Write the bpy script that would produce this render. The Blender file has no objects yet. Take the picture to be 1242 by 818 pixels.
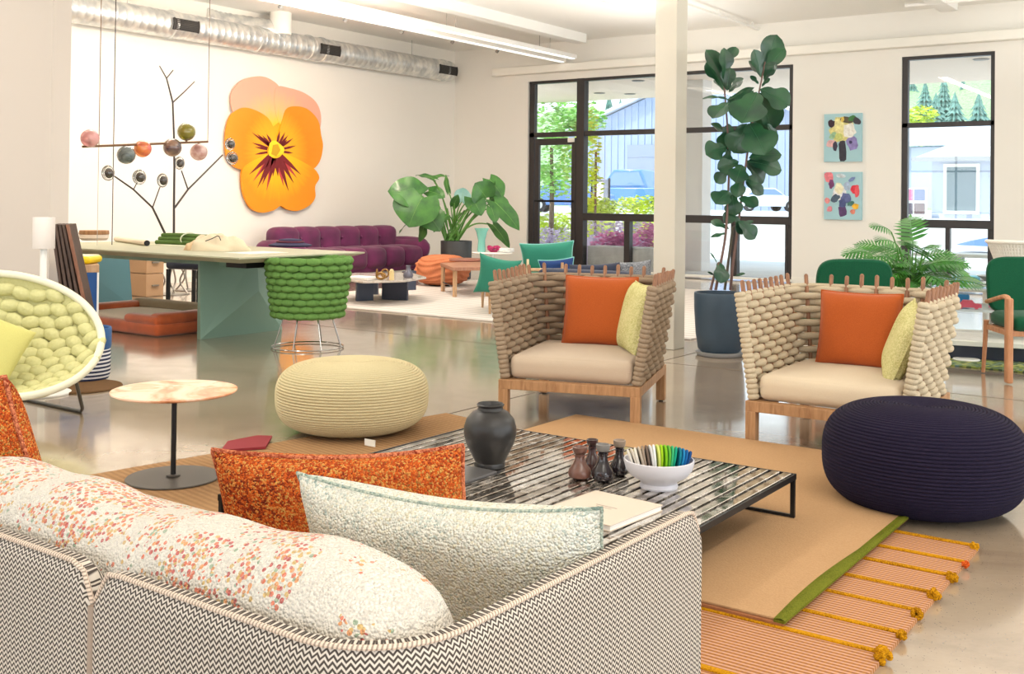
import bpy, math, random
from mathutils import Matrix, Vector
PI = math.pi
rnd = random.Random(7)
C = bpy.context.scene.collection

# ---------------------------------------------------------------- camera
# room axes: X runs right along the far window wall, Y runs away along the left wall
FPX, CY, ROLL, YAW, PITCH, H = 1304.86, 229.45, .011586, .614042, .011458, 1.25
_c, _s, _cr, _sr = math.cos(PITCH), math.sin(PITCH), math.cos(ROLL), math.sin(ROLL)
def _rz(v):
    x, y, z = v
    return Vector((x*math.cos(YAW)-y*math.sin(YAW), x*math.sin(YAW)+y*math.cos(YAW), z))
VR, VU, VF = _rz((_cr, -_sr*_s, _sr*_c)), _rz((-_sr, -_cr*_s, _cr*_c)), _rz((0, _c, _s))
cam = bpy.data.cameras.new('camera'); camo = bpy.data.objects.new('camera', cam); C.objects.link(camo)
mw = Matrix((( VR.x, VU.x, -VF.x, 0), (VR.y, VU.y, -VF.y, 0), (VR.z, VU.z, -VF.z, H), (0, 0, 0, 1)))
camo.matrix_world = mw
cam.sensor_fit = 'HORIZONTAL'; cam.sensor_width = 36; cam.lens = 36*FPX/1242
cam.shift_y = -(409-CY)/1242; cam.clip_start = .05; cam.clip_end = 600
bpy.context.scene.camera = camo
def ray(px, py): return VF + VR*((px-621)/FPX) - VU*((py-CY)/FPX)
def G(px, py, z=0):                      # the point of the level plane z seen at a pixel
    d = ray(px, py); t = (z-H)/d.z; return Vector((d.x*t, d.y*t, z))
def PY(px, py, Y): d = ray(px, py); t = Y/d.y; return Vector((d.x*t, Y, H+d.z*t))
def PX(px, py, X): d = ray(px, py); t = X/d.x; return Vector((X, d.y*t, H+d.z*t))
def D(px, py, t): return ray(px, py)*t + Vector((0, 0, H))
def dep(p): return (Vector(p)-Vector((0, 0, H))).dot(VF)

# ---------------------------------------------------------------- world, sun, lights, exposure
sc = bpy.context.scene
sc.view_settings.view_transform = 'Standard'; sc.view_settings.look = 'None'
sc.view_settings.exposure = 0.28; sc.view_settings.gamma = 1
w = bpy.data.worlds.new('sky'); sc.world = w; w.use_nodes = True
nt = w.node_tree; bg = nt.nodes['Background']
tc = nt.nodes.new('ShaderNodeTexCoord'); sx = nt.nodes.new('ShaderNodeSeparateXYZ'); rp = nt.nodes.new('ShaderNodeValToRGB')
nt.links.new(tc.outputs['Generated'], sx.inputs[0]); nt.links.new(sx.outputs['Z'], rp.inputs[0]); nt.links.new(rp.outputs[0], bg.inputs[0])
rp.color_ramp.elements[0].color = (.86, .94, 1, 1); rp.color_ramp.elements[1].color = (.55, .75, 1, 1); rp.color_ramp.elements[1].position = .8
bg.inputs[1].default_value = 1.9
def light(kind, name, loc, energy, col, size=None, sizey=None, aim=None, angle=None):
    l = bpy.data.lights.new(name, kind); o = bpy.data.objects.new(name, l); C.objects.link(o)
    l.energy = energy; l.color = col; o.location = loc
    if size: l.shape = 'RECTANGLE'; l.size = size; l.size_y = sizey
    if angle is not None: l.angle = angle
    if aim is not None:
        o.rotation_euler = (Vector(aim)-Vector(loc)).to_track_quat('-Z', 'Y').to_euler()
    return o
light('SUN', 'sun', (0, 0, 30), 3.2, (1, .97, .92), aim=(9, 12, 0), angle=.01)
DAY = (.93, .97, 1)
for y in (-1.5, 3.5, 8.5, 13.2):                       # daylight through the shop windows of the right wall
    light('AREA', 'window_daylight', (7.6, y, 2.0), 110, DAY, 3.6, 2.9, aim=(0, y, 1.2))
for x in (-9, -4.5, 0, 4):                             # and of the wall behind
    light('AREA', 'window_daylight', (x, -6.6, 2.0), 75, DAY, 3.2, 2.9, aim=(x-1, 5, 1.2))
XL, YB, ZC = -13.09, 16.58, 4.18                       # left wall, far wall, ceiling
XR, YR = 7.4, -6.4
for (x, y) in ((-10.1, 2.), (-10.1, 9), (-5.2, 2), (-5.2, 9), (1, 1.5), (1, 9)):
    light('AREA', 'strip_lamp', (x, y, 3.75), 55, (1, .95, .87), .18, 5, aim=(x, y, 0))
for (x, y) in ((-10.1, 2.), (-10.1, 9), (-5.2, 2), (-5.2, 9), (1, 1.5), (1, 9), (-7.6, 13), (-2, 13)):     # added upward fill that whitens the ceiling, not the light of any fixture
    light('AREA', 'added_ceiling_fill', (x, y, 2.9), 80 if y < 12 else 40, (1, .97, .92), 1.6, 5, aim=(x, y, 9))
for y in (5.5, 8.8, 11.5):                             # wall washers on the track over the desk
    light('AREA', 'wall_washer', (-9.9, y, 3.62), 44, (1, .80, .64), .5, .5, aim=(XL, y+.4, .9))

# ---------------------------------------------------------------- mesh builder
WM = {}
class B:
    def __init__(s): s.v = []; s.f = []; s.uv = {}; s.mi = []
    def add(s, vs, fs, uvs=None, mi=0):
        n = len(s.v); s.v += [tuple(p) for p in vs]
        if uvs:
            for i, q in enumerate(uvs): s.uv[n+i] = q
        s.f += [tuple(i+n for i in f) for f in fs]; s.mi += [mi]*len(fs)
        return s
    def box(s, a, b, M=None, mi=0):
        (x0, y0, z0), (x1, y1, z1) = a, b
        vs = [Vector(p) for p in ((x0,y0,z0),(x1,y0,z0),(x1,y1,z0),(x0,y1,z0),(x0,y0,z1),(x1,y0,z1),(x1,y1,z1),(x0,y1,z1))]
        if M: vs = [M @ p for p in vs]
        return s.add(vs, [(0,3,2,1),(4,5,6,7),(0,1,5,4),(1,2,6,5),(2,3,7,6),(3,0,4,7)], mi=mi)
    def rbox(s, c, size, r, M=None, n=3, puff=0):
        hx, hy, hz = [q/2 for q in size]; r = min(r, hx*.999, hy*.999, hz*.999)
        def line(h):
            L = [-h+r*(1-math.cos(i*PI/2/n)) for i in range(n)]
            m = [(-h+r)+(2*h-2*r)*i/4 for i in range(5)]
            return L + m + [-q for q in reversed(L)]
        ln = [line(hx), line(hy), line(hz)]; hs = (hx, hy, hz)
        for ax in range(3):
            a, b = (ax+1) % 3, (ax+2) % 3
            for sg in (-1, 1):
                vs = []; A, Bb = ln[a], ln[b]
                for p in A:
                    for q in Bb:
                        P = [0, 0, 0]; P[ax] = sg*hs[ax]; P[a] = p; P[b] = q
                        core = [max(-hs[k]+r, min(hs[k]-r, P[k])) for k in range(3)]
                        d = Vector([P[k]-core[k] for k in range(3)])
                        if d.length > 1e-9: d = d.normalized()*r
                        o = Vector(core)+d
                        if puff: o[ax] += sg*puff*(1-(p/hs[a])**2)*(1-(q/hs[b])**2)
                        o += Vector(c); vs.append(M @ o if M else o)
                m = len(Bb); fs = []
                for i in range(len(A)-1):
                    for j in range(m-1):
                        q = (i*m+j, (i+1)*m+j, (i+1)*m+j+1, i*m+j+1)
                        fs.append(q if sg > 0 else q[::-1])
                s.add(vs, fs)
        return s
    def cyl(s, p0, p1, r0, r1=None, n=12, cap=True, M=None):
        if r1 is None: r1 = r0
        return s.tube([p0, p1], [r0, r1], n, M=M, cap=cap)
    def tube(s, pts, r, n=8, closed=False, M=None, cap=True, flat=1, up=None):
        pts = [Vector(p) for p in pts]; N = len(pts)
        if not isinstance(r, (list, tuple)): r = [r]*N
        vs = []; prev = None
        for i, p in enumerate(pts):
            if closed: t = pts[(i+1) % N]-pts[i-1]
            else: t = pts[min(i+1, N-1)]-pts[max(i-1, 0)]
            t.normalize()
            ref = Vector(up) if up else (prev if prev is not None else (Vector((0,0,1)) if abs(t.z) < .9 else Vector((1,0,0))))
            e1 = (ref-t*ref.dot(t))
            if e1.length < 1e-6: e1 = Vector((1,0,0))-t*t.x
            e1.normalize(); e2 = t.cross(e1); prev = e1
            for k in range(n):
                a = 2*PI*k/n; q = p+e1*(math.cos(a)*r[i]*flat)+e2*(math.sin(a)*r[i])
                vs.append(M @ q if M else q)
        fs = []
        for i in range(N if closed else N-1):
            j = (i+1) % N
            for k in range(n):
                l = (k+1) % n; fs.append((i*n+k, i*n+l, j*n+l, j*n+k))
        if cap and not closed:
            fs.append(tuple(range(n))[::-1]); fs.append(tuple((N-1)*n+k for k in range(n)))
        return s.add(vs, fs)
    def lathe(s, prof, c=(0,0,0), n=32, sx=1, sy=1, M=None, uv=False):
        vs = []; fs = []; uvs = []; L = 0
        for i, (r, z) in enumerate(prof):
            if i: L += math.hypot(r-prof[i-1][0], z-prof[i-1][1])
            for k in range(n):
                a = 2*PI*k/n; p = Vector((c[0]+r*math.cos(a)*sx, c[1]+r*math.sin(a)*sy, c[2]+z))
                vs.append(M @ p if M else p); uvs.append((k/n, L))
        for i in range(len(prof)-1):
            for k in range(n):
                l = (k+1) % n; fs.append((i*n+k, i*n+l, (i+1)*n+l, (i+1)*n+k))
        if prof[0][0] > 1e-6: fs.append(tuple(range(n))[::-1])
        if prof[-1][0] > 1e-6: fs.append(tuple((len(prof)-1)*n+k for k in range(n)))
        return s.add(vs, fs, uvs if uv else None)
    def ell(s, c, r, M=None, nu=12, nv=8, pw=1):
        if not isinstance(r, (list, tuple)): r = (r, r, r)
        vs = []; fs = []; sp = lambda t: math.copysign(abs(t)**pw, t)
        for i in range(nv+1):
            a = PI*i/nv-PI/2
            for k in range(nu):
                b = 2*PI*k/nu
                p = Vector((r[0]*sp(math.cos(a))*sp(math.cos(b)), r[1]*sp(math.cos(a))*sp(math.sin(b)), r[2]*sp(math.sin(a))))
                if M and c is None: p = M @ p
                else:
                    p += Vector(c or (0,0,0))
                    if M: p = M @ p
                vs.append(p)
        for i in range(nv):
            for k in range(nu):
                l = (k+1) % nu; fs.append((i*nu+k, i*nu+l, (i+1)*nu+l, (i+1)*nu+k))
        return s.add(vs, fs)
    def prism(s, poly, d, M=None):        # closed outline of 3D points, extruded by vector d
        P = [Vector(p) for p in poly]; d = Vector(d); n = len(P)
        vs = P+[p+d for p in P]
        if M: vs = [M @ p for p in vs]
        fs = [tuple(range(n))[::-1], tuple(range(n, 2*n))]+[(i, (i+1) % n, (i+1) % n+n, i+n) for i in range(n)]
        return s.add(vs, fs)
    def grid(s, fn, nu, nv, uv=True, wrap=False, flip=False):
        vs = []; uvs = []; fs = []
        for i in range(nu+1):
            for j in range(nv+1):
                q = fn(i/nu, j/nv)
                if len(q) == 2: vs.append(q[0]); uvs.append(q[1])
                else: vs.append(q); uvs.append((i/nu, j/nv))
        m = nv+1
        for i in range(nu):
            for j in range(nv):
                q = (i*m+j, (i+1)*m+j, (i+1)*m+j+1, i*m+j+1); fs.append(q[::-1] if flip else q)
        return s.add(vs, fs, uvs if uv else None)
    def obj(s, name, mat, parent=None, smooth=True, world=False, bevel=0, label=None):
        me = bpy.data.meshes.new(name)
        vs = s.v
        o = bpy.data.objects.new(name, me); C.objects.link(o)
        if parent:
            o.parent = parent
            pm = WM[parent.name]
            if world: pi = pm.inverted(); vs = [tuple(pi @ Vector(p)) for p in vs]
            WM[o.name] = pm
        elif world:                       # top-level single mesh: origin at its base
            xs = [p[0] for p in vs]; ys = [p[1] for p in vs]; zs = [p[2] for p in vs]
            c = ((min(xs)+max(xs))/2, (min(ys)+max(ys))/2, min(zs)); o.location = c
            vs = [(p[0]-c[0], p[1]-c[1], p[2]-c[2]) for p in vs]; WM[o.name] = Matrix.Translation(c)
        else: WM[o.name] = Matrix.Identity(4)
        me.from_pydata(vs, [], s.f); me.update()
        if s.uv:
            ul = me.uv_layers.new(name='UVMap'); buf = [0.0]*(2*len(me.loops))
            vi = [0]*len(me.loops); me.loops.foreach_get('vertex_index', vi)
            for i, k in enumerate(vi):
                q = s.uv.get(k, (0, 0)); buf[2*i] = q[0]; buf[2*i+1] = q[1]
            ul.data.foreach_set('uv', buf)
        ms = mat if isinstance(mat, (list, tuple)) else [mat]
        for m in ms: me.materials.append(m)
        if len(ms) > 1: me.polygons.foreach_set('material_index', s.mi)
        if smooth:
            me.polygons.foreach_set('use_smooth', [True]*len(me.polygons))
            try: me.set_sharp_from_angle(angle=math.radians(42))
            except Exception: pass
        if bevel:
            md = o.modifiers.new('bevel', 'BEVEL'); md.width = bevel; md.segments = 2; md.limit_method = 'ANGLE'
        if label: o['label'] = label
        return o
def thing(name, label, cat, loc=(0,0,0), rz=0, group=None):
    o = bpy.data.objects.new(name, None); C.objects.link(o); o.empty_display_size = .1
    o.location = loc; o.rotation_euler = (0, 0, rz); o['label'] = label; o['category'] = cat
    if group: o['group'] = group
    WM[o.name] = Matrix.Translation(loc) @ Matrix.Rotation(rz, 4, 'Z')
    return o
def tag(o, label=None, cat=None, group=None, kind=None):
    if label: o['label'] = label
    if cat: o['category'] = cat
    if group: o['group'] = group
    if kind: o['kind'] = kind
    return o
def struct(o): o['kind'] = 'structure'; return o
def share(name, me, parent, M, label=None):      # a further object on shared mesh data
    o = bpy.data.objects.new(name, me); C.objects.link(o); o.parent = parent; o.matrix_local = M; WM[o.name] = WM[parent.name] @ M
    return o
def frame(loc, x, z):                              # matrix from an origin, x axis and rough z axis
    x = Vector(x).normalized(); z = Vector(z); z = (z-x*z.dot(x)).normalized(); y = z.cross(x)
    return Matrix(((x.x, y.x, z.x, loc[0]), (x.y, y.y, z.y, loc[1]), (x.z, y.z, z.z, loc[2]), (0,0,0,1)))
def TR(loc, rz=0, rx=0, ry=0): return Matrix.Translation(loc) @ Matrix.Rotation(rz, 4, 'Z') @ Matrix.Rotation(rx, 4, 'X') @ Matrix.Rotation(ry, 4, 'Y')
def smoothpts(pts, n=6, closed=False):
    P = [Vector(p) for p in pts]; out = []; N = len(P)
    for i in range(N if closed else N-1):
        p0 = P[i-1] if (closed or i > 0) else P[0]; p1 = P[i]; p2 = P[(i+1) % N]; p3 = P[(i+2) % N] if (closed or i+2 < N) else P[-1]
        for k in range(n):
            t = k/n; out.append(.5*((2*p1)+(p2-p0)*t+(2*p0-5*p1+4*p2-p3)*t*t+(3*p1-p0-3*p2+p3)*t**3))
    if not closed: out.append(P[-1])
    return out

# ---------------------------------------------------------------- materials
def L(c):  # sRGB 0-255 -> linear
    return tuple((q/255/12.92 if q/255 <= .04045 else ((q/255+.055)/1.055)**2.4) for q in c)+(1,)
class NM:
    def __init__(s, name):
        s.m = bpy.data.materials.new(name); s.m.use_nodes = True; s.t = s.m.node_tree; s.b = s.t.nodes['Principled BSDF']
    def n(s, typ, **k):
        q = s.t.nodes.new(typ)
        for a, v in k.items():
            if a in q.inputs: q.inputs[a].default_value = v
            else: setattr(q, a, v)
        return q
    def l(s, a, b): s.t.links.new(a, b)
    def coord(s, out='Object', scale=(1,1,1), rot=(0,0,0)):
        c = s.n('ShaderNodeTexCoord'); m = s.n('ShaderNodeMapping'); s.l(c.outputs[out], m.inputs[0])
        m.inputs['Scale'].default_value = scale; m.inputs['Rotation'].default_value = rot
        return m.outputs[0]
    def noise(s, vec, scale, detail=3, rough=.5, dist=0):
        q = s.n('ShaderNodeTexNoise'); s.l(vec, q.inputs['Vector']); q.inputs['Scale'].default_value = scale
        q.inputs['Detail'].default_value = detail; q.inputs['Roughness'].default_value = rough; q.inputs['Distortion'].default_value = dist
        return q.outputs['Fac']
    def vor(s, vec, scale, feat='F1', out='Distance', rand=1):
        q = s.n('ShaderNodeTexVoronoi', feature=feat); s.l(vec, q.inputs['Vector']); q.inputs['Scale'].default_value = scale
        q.inputs['Randomness'].default_value = rand
        return q.outputs[out]
    def ramp(s, fac, stops, interp='LINEAR'):
        q = s.n('ShaderNodeValToRGB'); s.l(fac, q.inputs[0]); e = q.color_ramp; e.interpolation = interp
        while len(e.elements) < len(stops): e.elements.new(.5)
        for el, (p, c) in zip(e.elements, stops): el.position = p; el.color = c if len(c) == 4 else tuple(c)+(1,)
        return q.outputs[0]
    def math(s, op, a, b=None, c=None):
        q = s.n('ShaderNodeMath', operation=op)
        for i, v in enumerate((a, b, c)):
            if v is None: continue
            if isinstance(v, (int, float)): q.inputs[i].default_value = v
            else: s.l(v, q.inputs[i])
        return q.outputs[0]
    def mix(s, fac, a, b):
        q = s.n('ShaderNodeMix', data_type='RGBA')
        if isinstance(fac, (int, float)): q.inputs[0].default_value = fac
        else: s.l(fac, q.inputs[0])
        for i, v in ((6, a), (7, b)):
            if isinstance(v, tuple): q.inputs[i].default_value = v if len(v) == 4 else v+(1,)
            else: s.l(v, q.inputs[i])
        return q.outputs[2]
    def sep(s, vec): q = s.n('ShaderNodeSeparateXYZ'); s.l(vec, q.inputs[0]); return q.outputs
    def col(s, c):
        if isinstance(c, tuple): s.b.inputs['Base Color'].default_value = c
        else: s.l(c, s.b.inputs['Base Color'])
    def set(s, **k):
        for a, v in k.items():
            a = a.replace('_', ' ')
            if isinstance(v, (int, float, tuple)): s.b.inputs[a].default_value = v
            else: s.l(v, s.b.inputs[a])
    def bump(s, h, strength=.5, dist=.01):
        q = s.n('ShaderNodeBump'); q.inputs['Strength'].default_value = strength; q.inputs['Distance'].default_value = dist
        s.l(h, q.inputs['Height']); s.l(q.outputs[0], s.b.inputs['Normal'])
def mk(name, c, rough=.6, metal=0, var=0, vs=4, bump=0, bs=60, spec=.5, coat=0, sheen=0):
    q = NM(name); base = L(c)
    if var:
        v = q.coord(); f = q.noise(v, vs, 4)
        lo = tuple(x*(1-var) for x in base[:3]); hi = tuple(min(1, x*(1+var)) for x in base[:3])
        q.col(q.ramp(f, [(.3, lo), (.7, hi)]))
    else: q.col(base)
    q.set(Roughness=rough, Metallic=metal)
    q.b.inputs['Specular IOR Level'].default_value = spec
    if coat: q.b.inputs['Coat Weight'].default_value = coat; q.b.inputs['Coat Roughness'].default_value = .1
    if sheen: q.b.inputs['Sheen Weight'].default_value = sheen
    if bump: q.bump(q.noise(q.coord(), bs, 3), bump, .005)
    return q.m
def wood(name, c1, c2, scale=(3, 3, 40), rough=.5):
    q = NM(name); v = q.coord(scale=scale); f = q.noise(v, 1.5, 5, .6, .6)
    q.col(q.ramp(f, [(.3, L(c1)), (.7, L(c2))])); q.set(Roughness=rough); q.bump(f, .15, .002); return q.m
def weave(name, c1, c2, s1=300, rough=.9, bumpd=.002):      # plain woven cloth, two yarns
    q = NM(name); v = q.coord(); f = q.noise(v, s1, 2); g = q.noise(v, 9, 3)
    c = q.mix(f, L(c1), L(c2)); lo = tuple(x*.88 for x in L(c1)[:3]); c = q.mix(q.math('MULTIPLY', g, .35), c, lo+(1,))
    q.col(c); q.set(Roughness=rough); q.b.inputs['Specular IOR Level'].default_value = .15; q.b.inputs['Sheen Weight'].default_value = .15
    q.bump(f, .6, bumpd); return q.m
def tweed(name, stops, scale=220, bumpd=.004, lowf=5):
    q = NM(name); v = q.coord(); cell = q.n('ShaderNodeTexVoronoi'); q.l(v, cell.inputs['Vector']); cell.inputs['Scale'].default_value = scale
    r = q.sep(cell.outputs['Color'])[0]
    lf = q.noise(v, lowf, 3); f = q.math('ADD', q.math('MULTIPLY', r, .6), q.math('MULTIPLY', q.math('SUBTRACT', lf, .3), 1.0))
    q.col(q.ramp(f, stops)); q.set(Roughness=.95); q.b.inputs['Specular IOR Level'].default_value = .1
    q.bump(q.math('MULTIPLY', cell.outputs['Distance'], -1), 1, bumpd); return q.m

WHITE = mk('white_paint', (243, 240, 230), .55)
WALLM = mk('wall_paint', (240, 237, 229), .7, var=.015, vs=.7)
CEILM = mk('ceiling_paint', (248, 246, 240), .8)
STUBM = mk('partition_paint', (206, 196, 186), .7)
COLM = mk('column_paint', (216, 209, 194), .6)
DKFR = mk('dark_window_frame', (58, 55, 55), .4, metal=.3)
def glassm(name, tint=(1,1,1), fac=.08, rough=0):
    q = NM(name); tr = q.n('ShaderNodeBsdfTransparent'); tr.inputs[0].default_value = tint+(1,)
    gl = q.n('ShaderNodeBsdfGlossy'); gl.inputs['Roughness'].default_value = rough
    mx = q.n('ShaderNodeMixShader'); mx.inputs[0].default_value = fac
    fr = q.n('ShaderNodeFresnel'); fr.inputs[0].default_value = 1.45
    q.l(q.math('MINIMUM', q.math('MULTIPLY', fr.outputs[0], 1.0 if fac < .3 else 3), .9), mx.inputs[0])
    q.l(tr.outputs[0], mx.inputs[1]); q.l(gl.outputs[0], mx.inputs[2])
    out = [n for n in q.t.nodes if n.type == 'OUTPUT_MATERIAL'][0]; q.l(mx.outputs[0], out.inputs[0]); return q.m
GLASS = glassm('window_glass', (.97, .99, .98))
def floorm():
    q = NM('polished_concrete'); v = q.coord(); a = q.noise(v, 1.1, 8, .68, .8); b = q.noise(v, 6, 6, .65); c = q.vor(v, 90)
    base = q.ramp(a, [(.3, L((146, 125, 103))), (.5, L((174, 154, 130))), (.72, L((192, 174, 150)))])
    m = q.mix(q.math('MULTIPLY', b, .5), base, L((128, 112, 94)))
    sp = q.math('LESS_THAN', c, .16); k = q.math('MULTIPLY', sp, q.math('GREATER_THAN', q.noise(v, 25, 2), .5))
    m = q.mix(q.math('MULTIPLY', k, .7), m, L((70, 62, 56)))
    q.col(m); q.set(Roughness=q.ramp(b, [(.3, (.10,)*3), (.7, (.22,)*3)])); q.b.inputs['Specular IOR Level'].default_value = .62
    q.b.inputs['Coat Weight'].default_value = .7; q.b.inputs['Coat Roughness'].default_value = .09; q.b.inputs['Coat Tint'].default_value = (1, 1, 1, 1)
    return q.m
FLOORM = floorm()
BLACKM = mk('black_powder_coat', (30, 29, 30), .45, metal=.3)
CHROME = mk('chrome', (190, 190, 190), .15, metal=1)
TEAK = wood('teak', (150, 106, 68), (192, 148, 104), (30, 30, 4))
PEGW = wood('peg_wood', (118, 78, 54), (164, 116, 82), (60, 60, 8))
OAK = wood('oak', (176, 134, 96), (205, 168, 130), (20, 20, 3))
DKWOOD = wood('dark_wood', (58, 42, 36), (92, 70, 58), (40, 40, 3), .6)
EDGEW = wood('walnut_edge', (120, 76, 54), (150, 100, 74), (40, 40, 3))
# ================================================================ room shell
WT = .22
b = B(); b.box((XL-.4, YR-.4, -.2), (XR+.4, YB+WT, 0)); struct(b.obj('floor', FLOORM, smooth=False))
# saw-cut joints in the slab, real grooves filled dark
jm = mk('joint', (92, 82, 72), .8)
fl = bpy.data.objects['floor']
for x in (-3.93, -9.6, 2.0):
    B().box((x-.005, YR, -.0), (x+.005, YB, .0012)).obj('slab_joint', jm, fl, smooth=False)
for y in (7.6, 2.2, 13.4):
    B().box((XL, y-.004, 0), (XR, y+.004, .001)).obj('slab_joint', jm, fl, smooth=False)
b = B(); b.box((XL-.4, YR-.4, ZC), (XR+.4, YB+WT, ZC+.2)); struct(b.obj('ceiling', CEILM, smooth=False))
b = B(); b.box((XL-.3, YR, 0), (XL, YB, ZC)); struct(b.obj('wall_left', WALLM, smooth=False))
b = B(); b.box((XL, YB-.015, 0), (XL+.012, YB, .1)); 
b = B(); b.box((XL, YR, 0), (XL+.015, YB, .09)); struct(b.obj('baseboard_left', WHITE, smooth=False))
# far wall with its two openings
W1a, W1b = PY(639.5, 200, YB).x, PY(961, 200, YB).x
W2a, W2b = PY(1092.8, 200, YB).x, PY(1206, 200, YB).x
WTOP = PY(900, 82, YB).z
b = B()
for (x0, x1, z0, z1) in ((XL, W1a, 0, ZC), (W1b, W2a, 0, ZC), (W2b, XR, 0, ZC), (W1a, W1b, WTOP, ZC), (W2a, W2b, WTOP, ZC)):
    b.box((x0, YB, z0), (x1, YB+WT, z1))
struct(b.obj('wall_back', WALLM, smooth=False))
zb = PY(833.6, 72, YB).z
b = B(); b.box((XL+1.0, YB-.16, zb-.075), (XR, YB, zb+.075)); struct(b.obj('trim_1', WHITE, bevel=.015))
b = B(); b.box((W1b, YB-.012, 0), (W2a, YB, .1)).box((W2b, YB-.012, 0), (XR, YB, .1)).box((XL, YB-.012, 0), (W1a, YB, .1)); struct(b.obj('baseboard_back', WHITE, smooth=False))
# right wall and rear wall: shop windows
def open_wall(nm, along, fixed, a0, a1, wins, th):
    b = B(); cur = a0
    def bx(p, q, z0, z1):
        if along == 'y': b.box((fixed, p, z0), (fixed+th, q, z1))
        else: b.box((p, fixed-th, z0), (q, fixed, z1))
    for (p, q) in wins: bx(cur, p, 0, ZC); bx(p, q, 0, .3); bx(p, q, 3.4, ZC); cur = q
    bx(cur, a1, 0, ZC); struct(b.obj(nm, WALLM, smooth=False))
open_wall('wall_right', 'y', XR, YR, YB, [(-3.3, .3), (1.7, 5.3), (6.7, 10.3), (11.4, 15)], .1)
open_wall('wall_rear', 'x', YR, XL, XR, [(-10.6, -7.4), (-6.1, -2.9), (-1.6, 1.6), (2.4, 5.6)], .1)
n = 4
for (y0, y1) in ((-3.3, .3), (1.7, 5.3), (6.7, 10.3), (11.4, 15)):
    f = B()
    for yy in (y0, (y0+y1)/2-.03, y1-.06): f.box((XR, yy, .3), (XR+.08, yy+.06, 3.4))
    for zz in (.3, 1.0, 2.45, 3.34): f.box((XR, y0, zz), (XR+.08, y1, zz+.06))
    struct(f.obj('window_%d' % n, DKFR, smooth=False)); n += 1
for (y0, y1) in ((-10.6, -7.4), (-6.1, -2.9), (-1.6, 1.6), (2.4, 5.6)):
    f = B()
    for yy in (y0, (y0+y1)/2-.03, y1-.06): f.box((yy, YR-.08, .3), (yy+.06, YR, 3.4))
    for zz in (.3, 1.0, 2.45, 3.34): f.box((y0, YR-.08, zz), (y1, YR, zz+.06))
    struct(f.obj('window_%d' % n, DKFR, smooth=False)); n += 1
# partition stub at left
pe = G(57.5, 432)
b = B(); b.box((XL+1.2, pe.y, 0), (pe.x, pe.y+.16, ZC)); struct(b.obj('wall_partition', STUBM, smooth=False))
# column
cp = D(812, 300, 9.3); cw = .205
b = B(); b.box((cp.x-cw/2, cp.y-cw/2, 0), (cp.x+cw/2, cp.y+cw/2, ZC)); struct(b.obj('trim_2', COLM, smooth=False, bevel=.006)); 
bpy.data.objects['trim_2'].name = 'column'

# ---------------- windows of the far wall (frames, bars, panes)
def zat(px, py): return PY(px, py, YB).z
ZT0, ZT1 = zat(750, 163.5), zat(750, 157.5)     # transom
ZR0, ZR1 = zat(890, 271.5), zat(890, 262)        # lower rail
ZB1 = zat(890, 334)-.02
def bar(name, par, x0, x1, z0, z1, y0=YB+.03, y1=YB+.13, m=DKFR):
    B().box((x0, y0, z0), (x1, y1, z1)).obj(name, m, par, smooth=False, bevel=.004)
def pane(par, x0, x1, z0, z1):
    B().box((x0, YB+.075, z0), (x1, YB+.083, z1)).obj('pane', GLASS, par, smooth=False)
def xat(px): return PY(px, 250, YB).x
# window_1 = glazed front beside the door; frame is the top-level mesh
xd0, xd1 = xat(640), xat(702)
b = B(); b.box((xd0, YB+.02, WTOP-.05), (W1b, YB+.14, WTOP)); w1 = struct(b.obj('window_1', DKFR, smooth=False, bevel=.004))
bar('frame_bar', w1, xd0, xd0+.11, 0, WTOP); bar('frame_bar', w1, xat(698), xat(707), 0, WTOP, YB, YB+.16)
xm = xat(812)
bar('frame_bar', w1, xm-.05, xm+.05, 0, WTOP); bar('frame_bar', w1, W1b-.07, W1b, 0, WTOP)
bar('frame_bar', w1, xd0, W1b, ZT0, ZT1)
bar('frame_bar', w1, xat(707), W1b, ZR0, ZR1, YB, YB+.15)
bar('frame_bar', w1, xat(707), W1b, .02, ZB1, YB, YB+.15)
for p in (760, 890): bar('frame_bar', w1, xat(p)-.055, xat(p)+.055, ZB1, ZR0, YB+.01, YB+.14)
bar('frame_bar', w1, xat(951.5), xat(955), ZB1, ZR0)
for (a, c, z0, z1) in ((xd0+.11, xat(698), ZT1, WTOP-.05), (xat(707), xm-.05, ZT1, WTOP-.05), (xm+.05, W1b-.07, ZT1, WTOP-.05),
                       (xat(707), xm-.05, ZR1, ZT0), (xm+.05, W1b-.07, ZR1, ZT0),
                       (xat(707), xat(760)-.055, ZB1, ZR0), (xat(760)+.055, xm-.05, ZB1, ZR0), (xm+.05, xat(890)-.055, ZB1, ZR0), (xat(890)+.055, xat(951.5), ZB1, ZR0)):
    pane(w1, a, c, z0, z1)
# door
dz = ZT0-.03
b = B(); xa, xb = xd0+.13, xat(696.5)
b.box((xa, YB+.03, .02), (xa+.09, YB+.09, dz)).box((xb-.09, YB+.03, .02), (xb, YB+.09, dz)).box((xa+.09, YB+.03, dz-.12), (xb-.09, YB+.09, dz)).box((xa+.09, YB+.03, .02), (xb-.09, YB+.09, .28))
dr = struct(b.obj('door_1', DKFR, smooth=False, bevel=.004))
B().box((xa+.09, YB+.055, .28), (xb-.09, YB+.062, dz-.12)).obj('pane', GLASS, dr, smooth=False)
B().tube([(xa+.03, YB+.0, zat(670, 244)), (xb-.03, YB+.0, zat(670, 244))], .02).obj('push_bar', BLACKM, dr)
B().box((xb-.16, YB+.0, dz-.08), (xb-.02, YB+.03, dz-.0)).obj('door_closer', WHITE, dr, smooth=False, bevel=.005)
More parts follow.
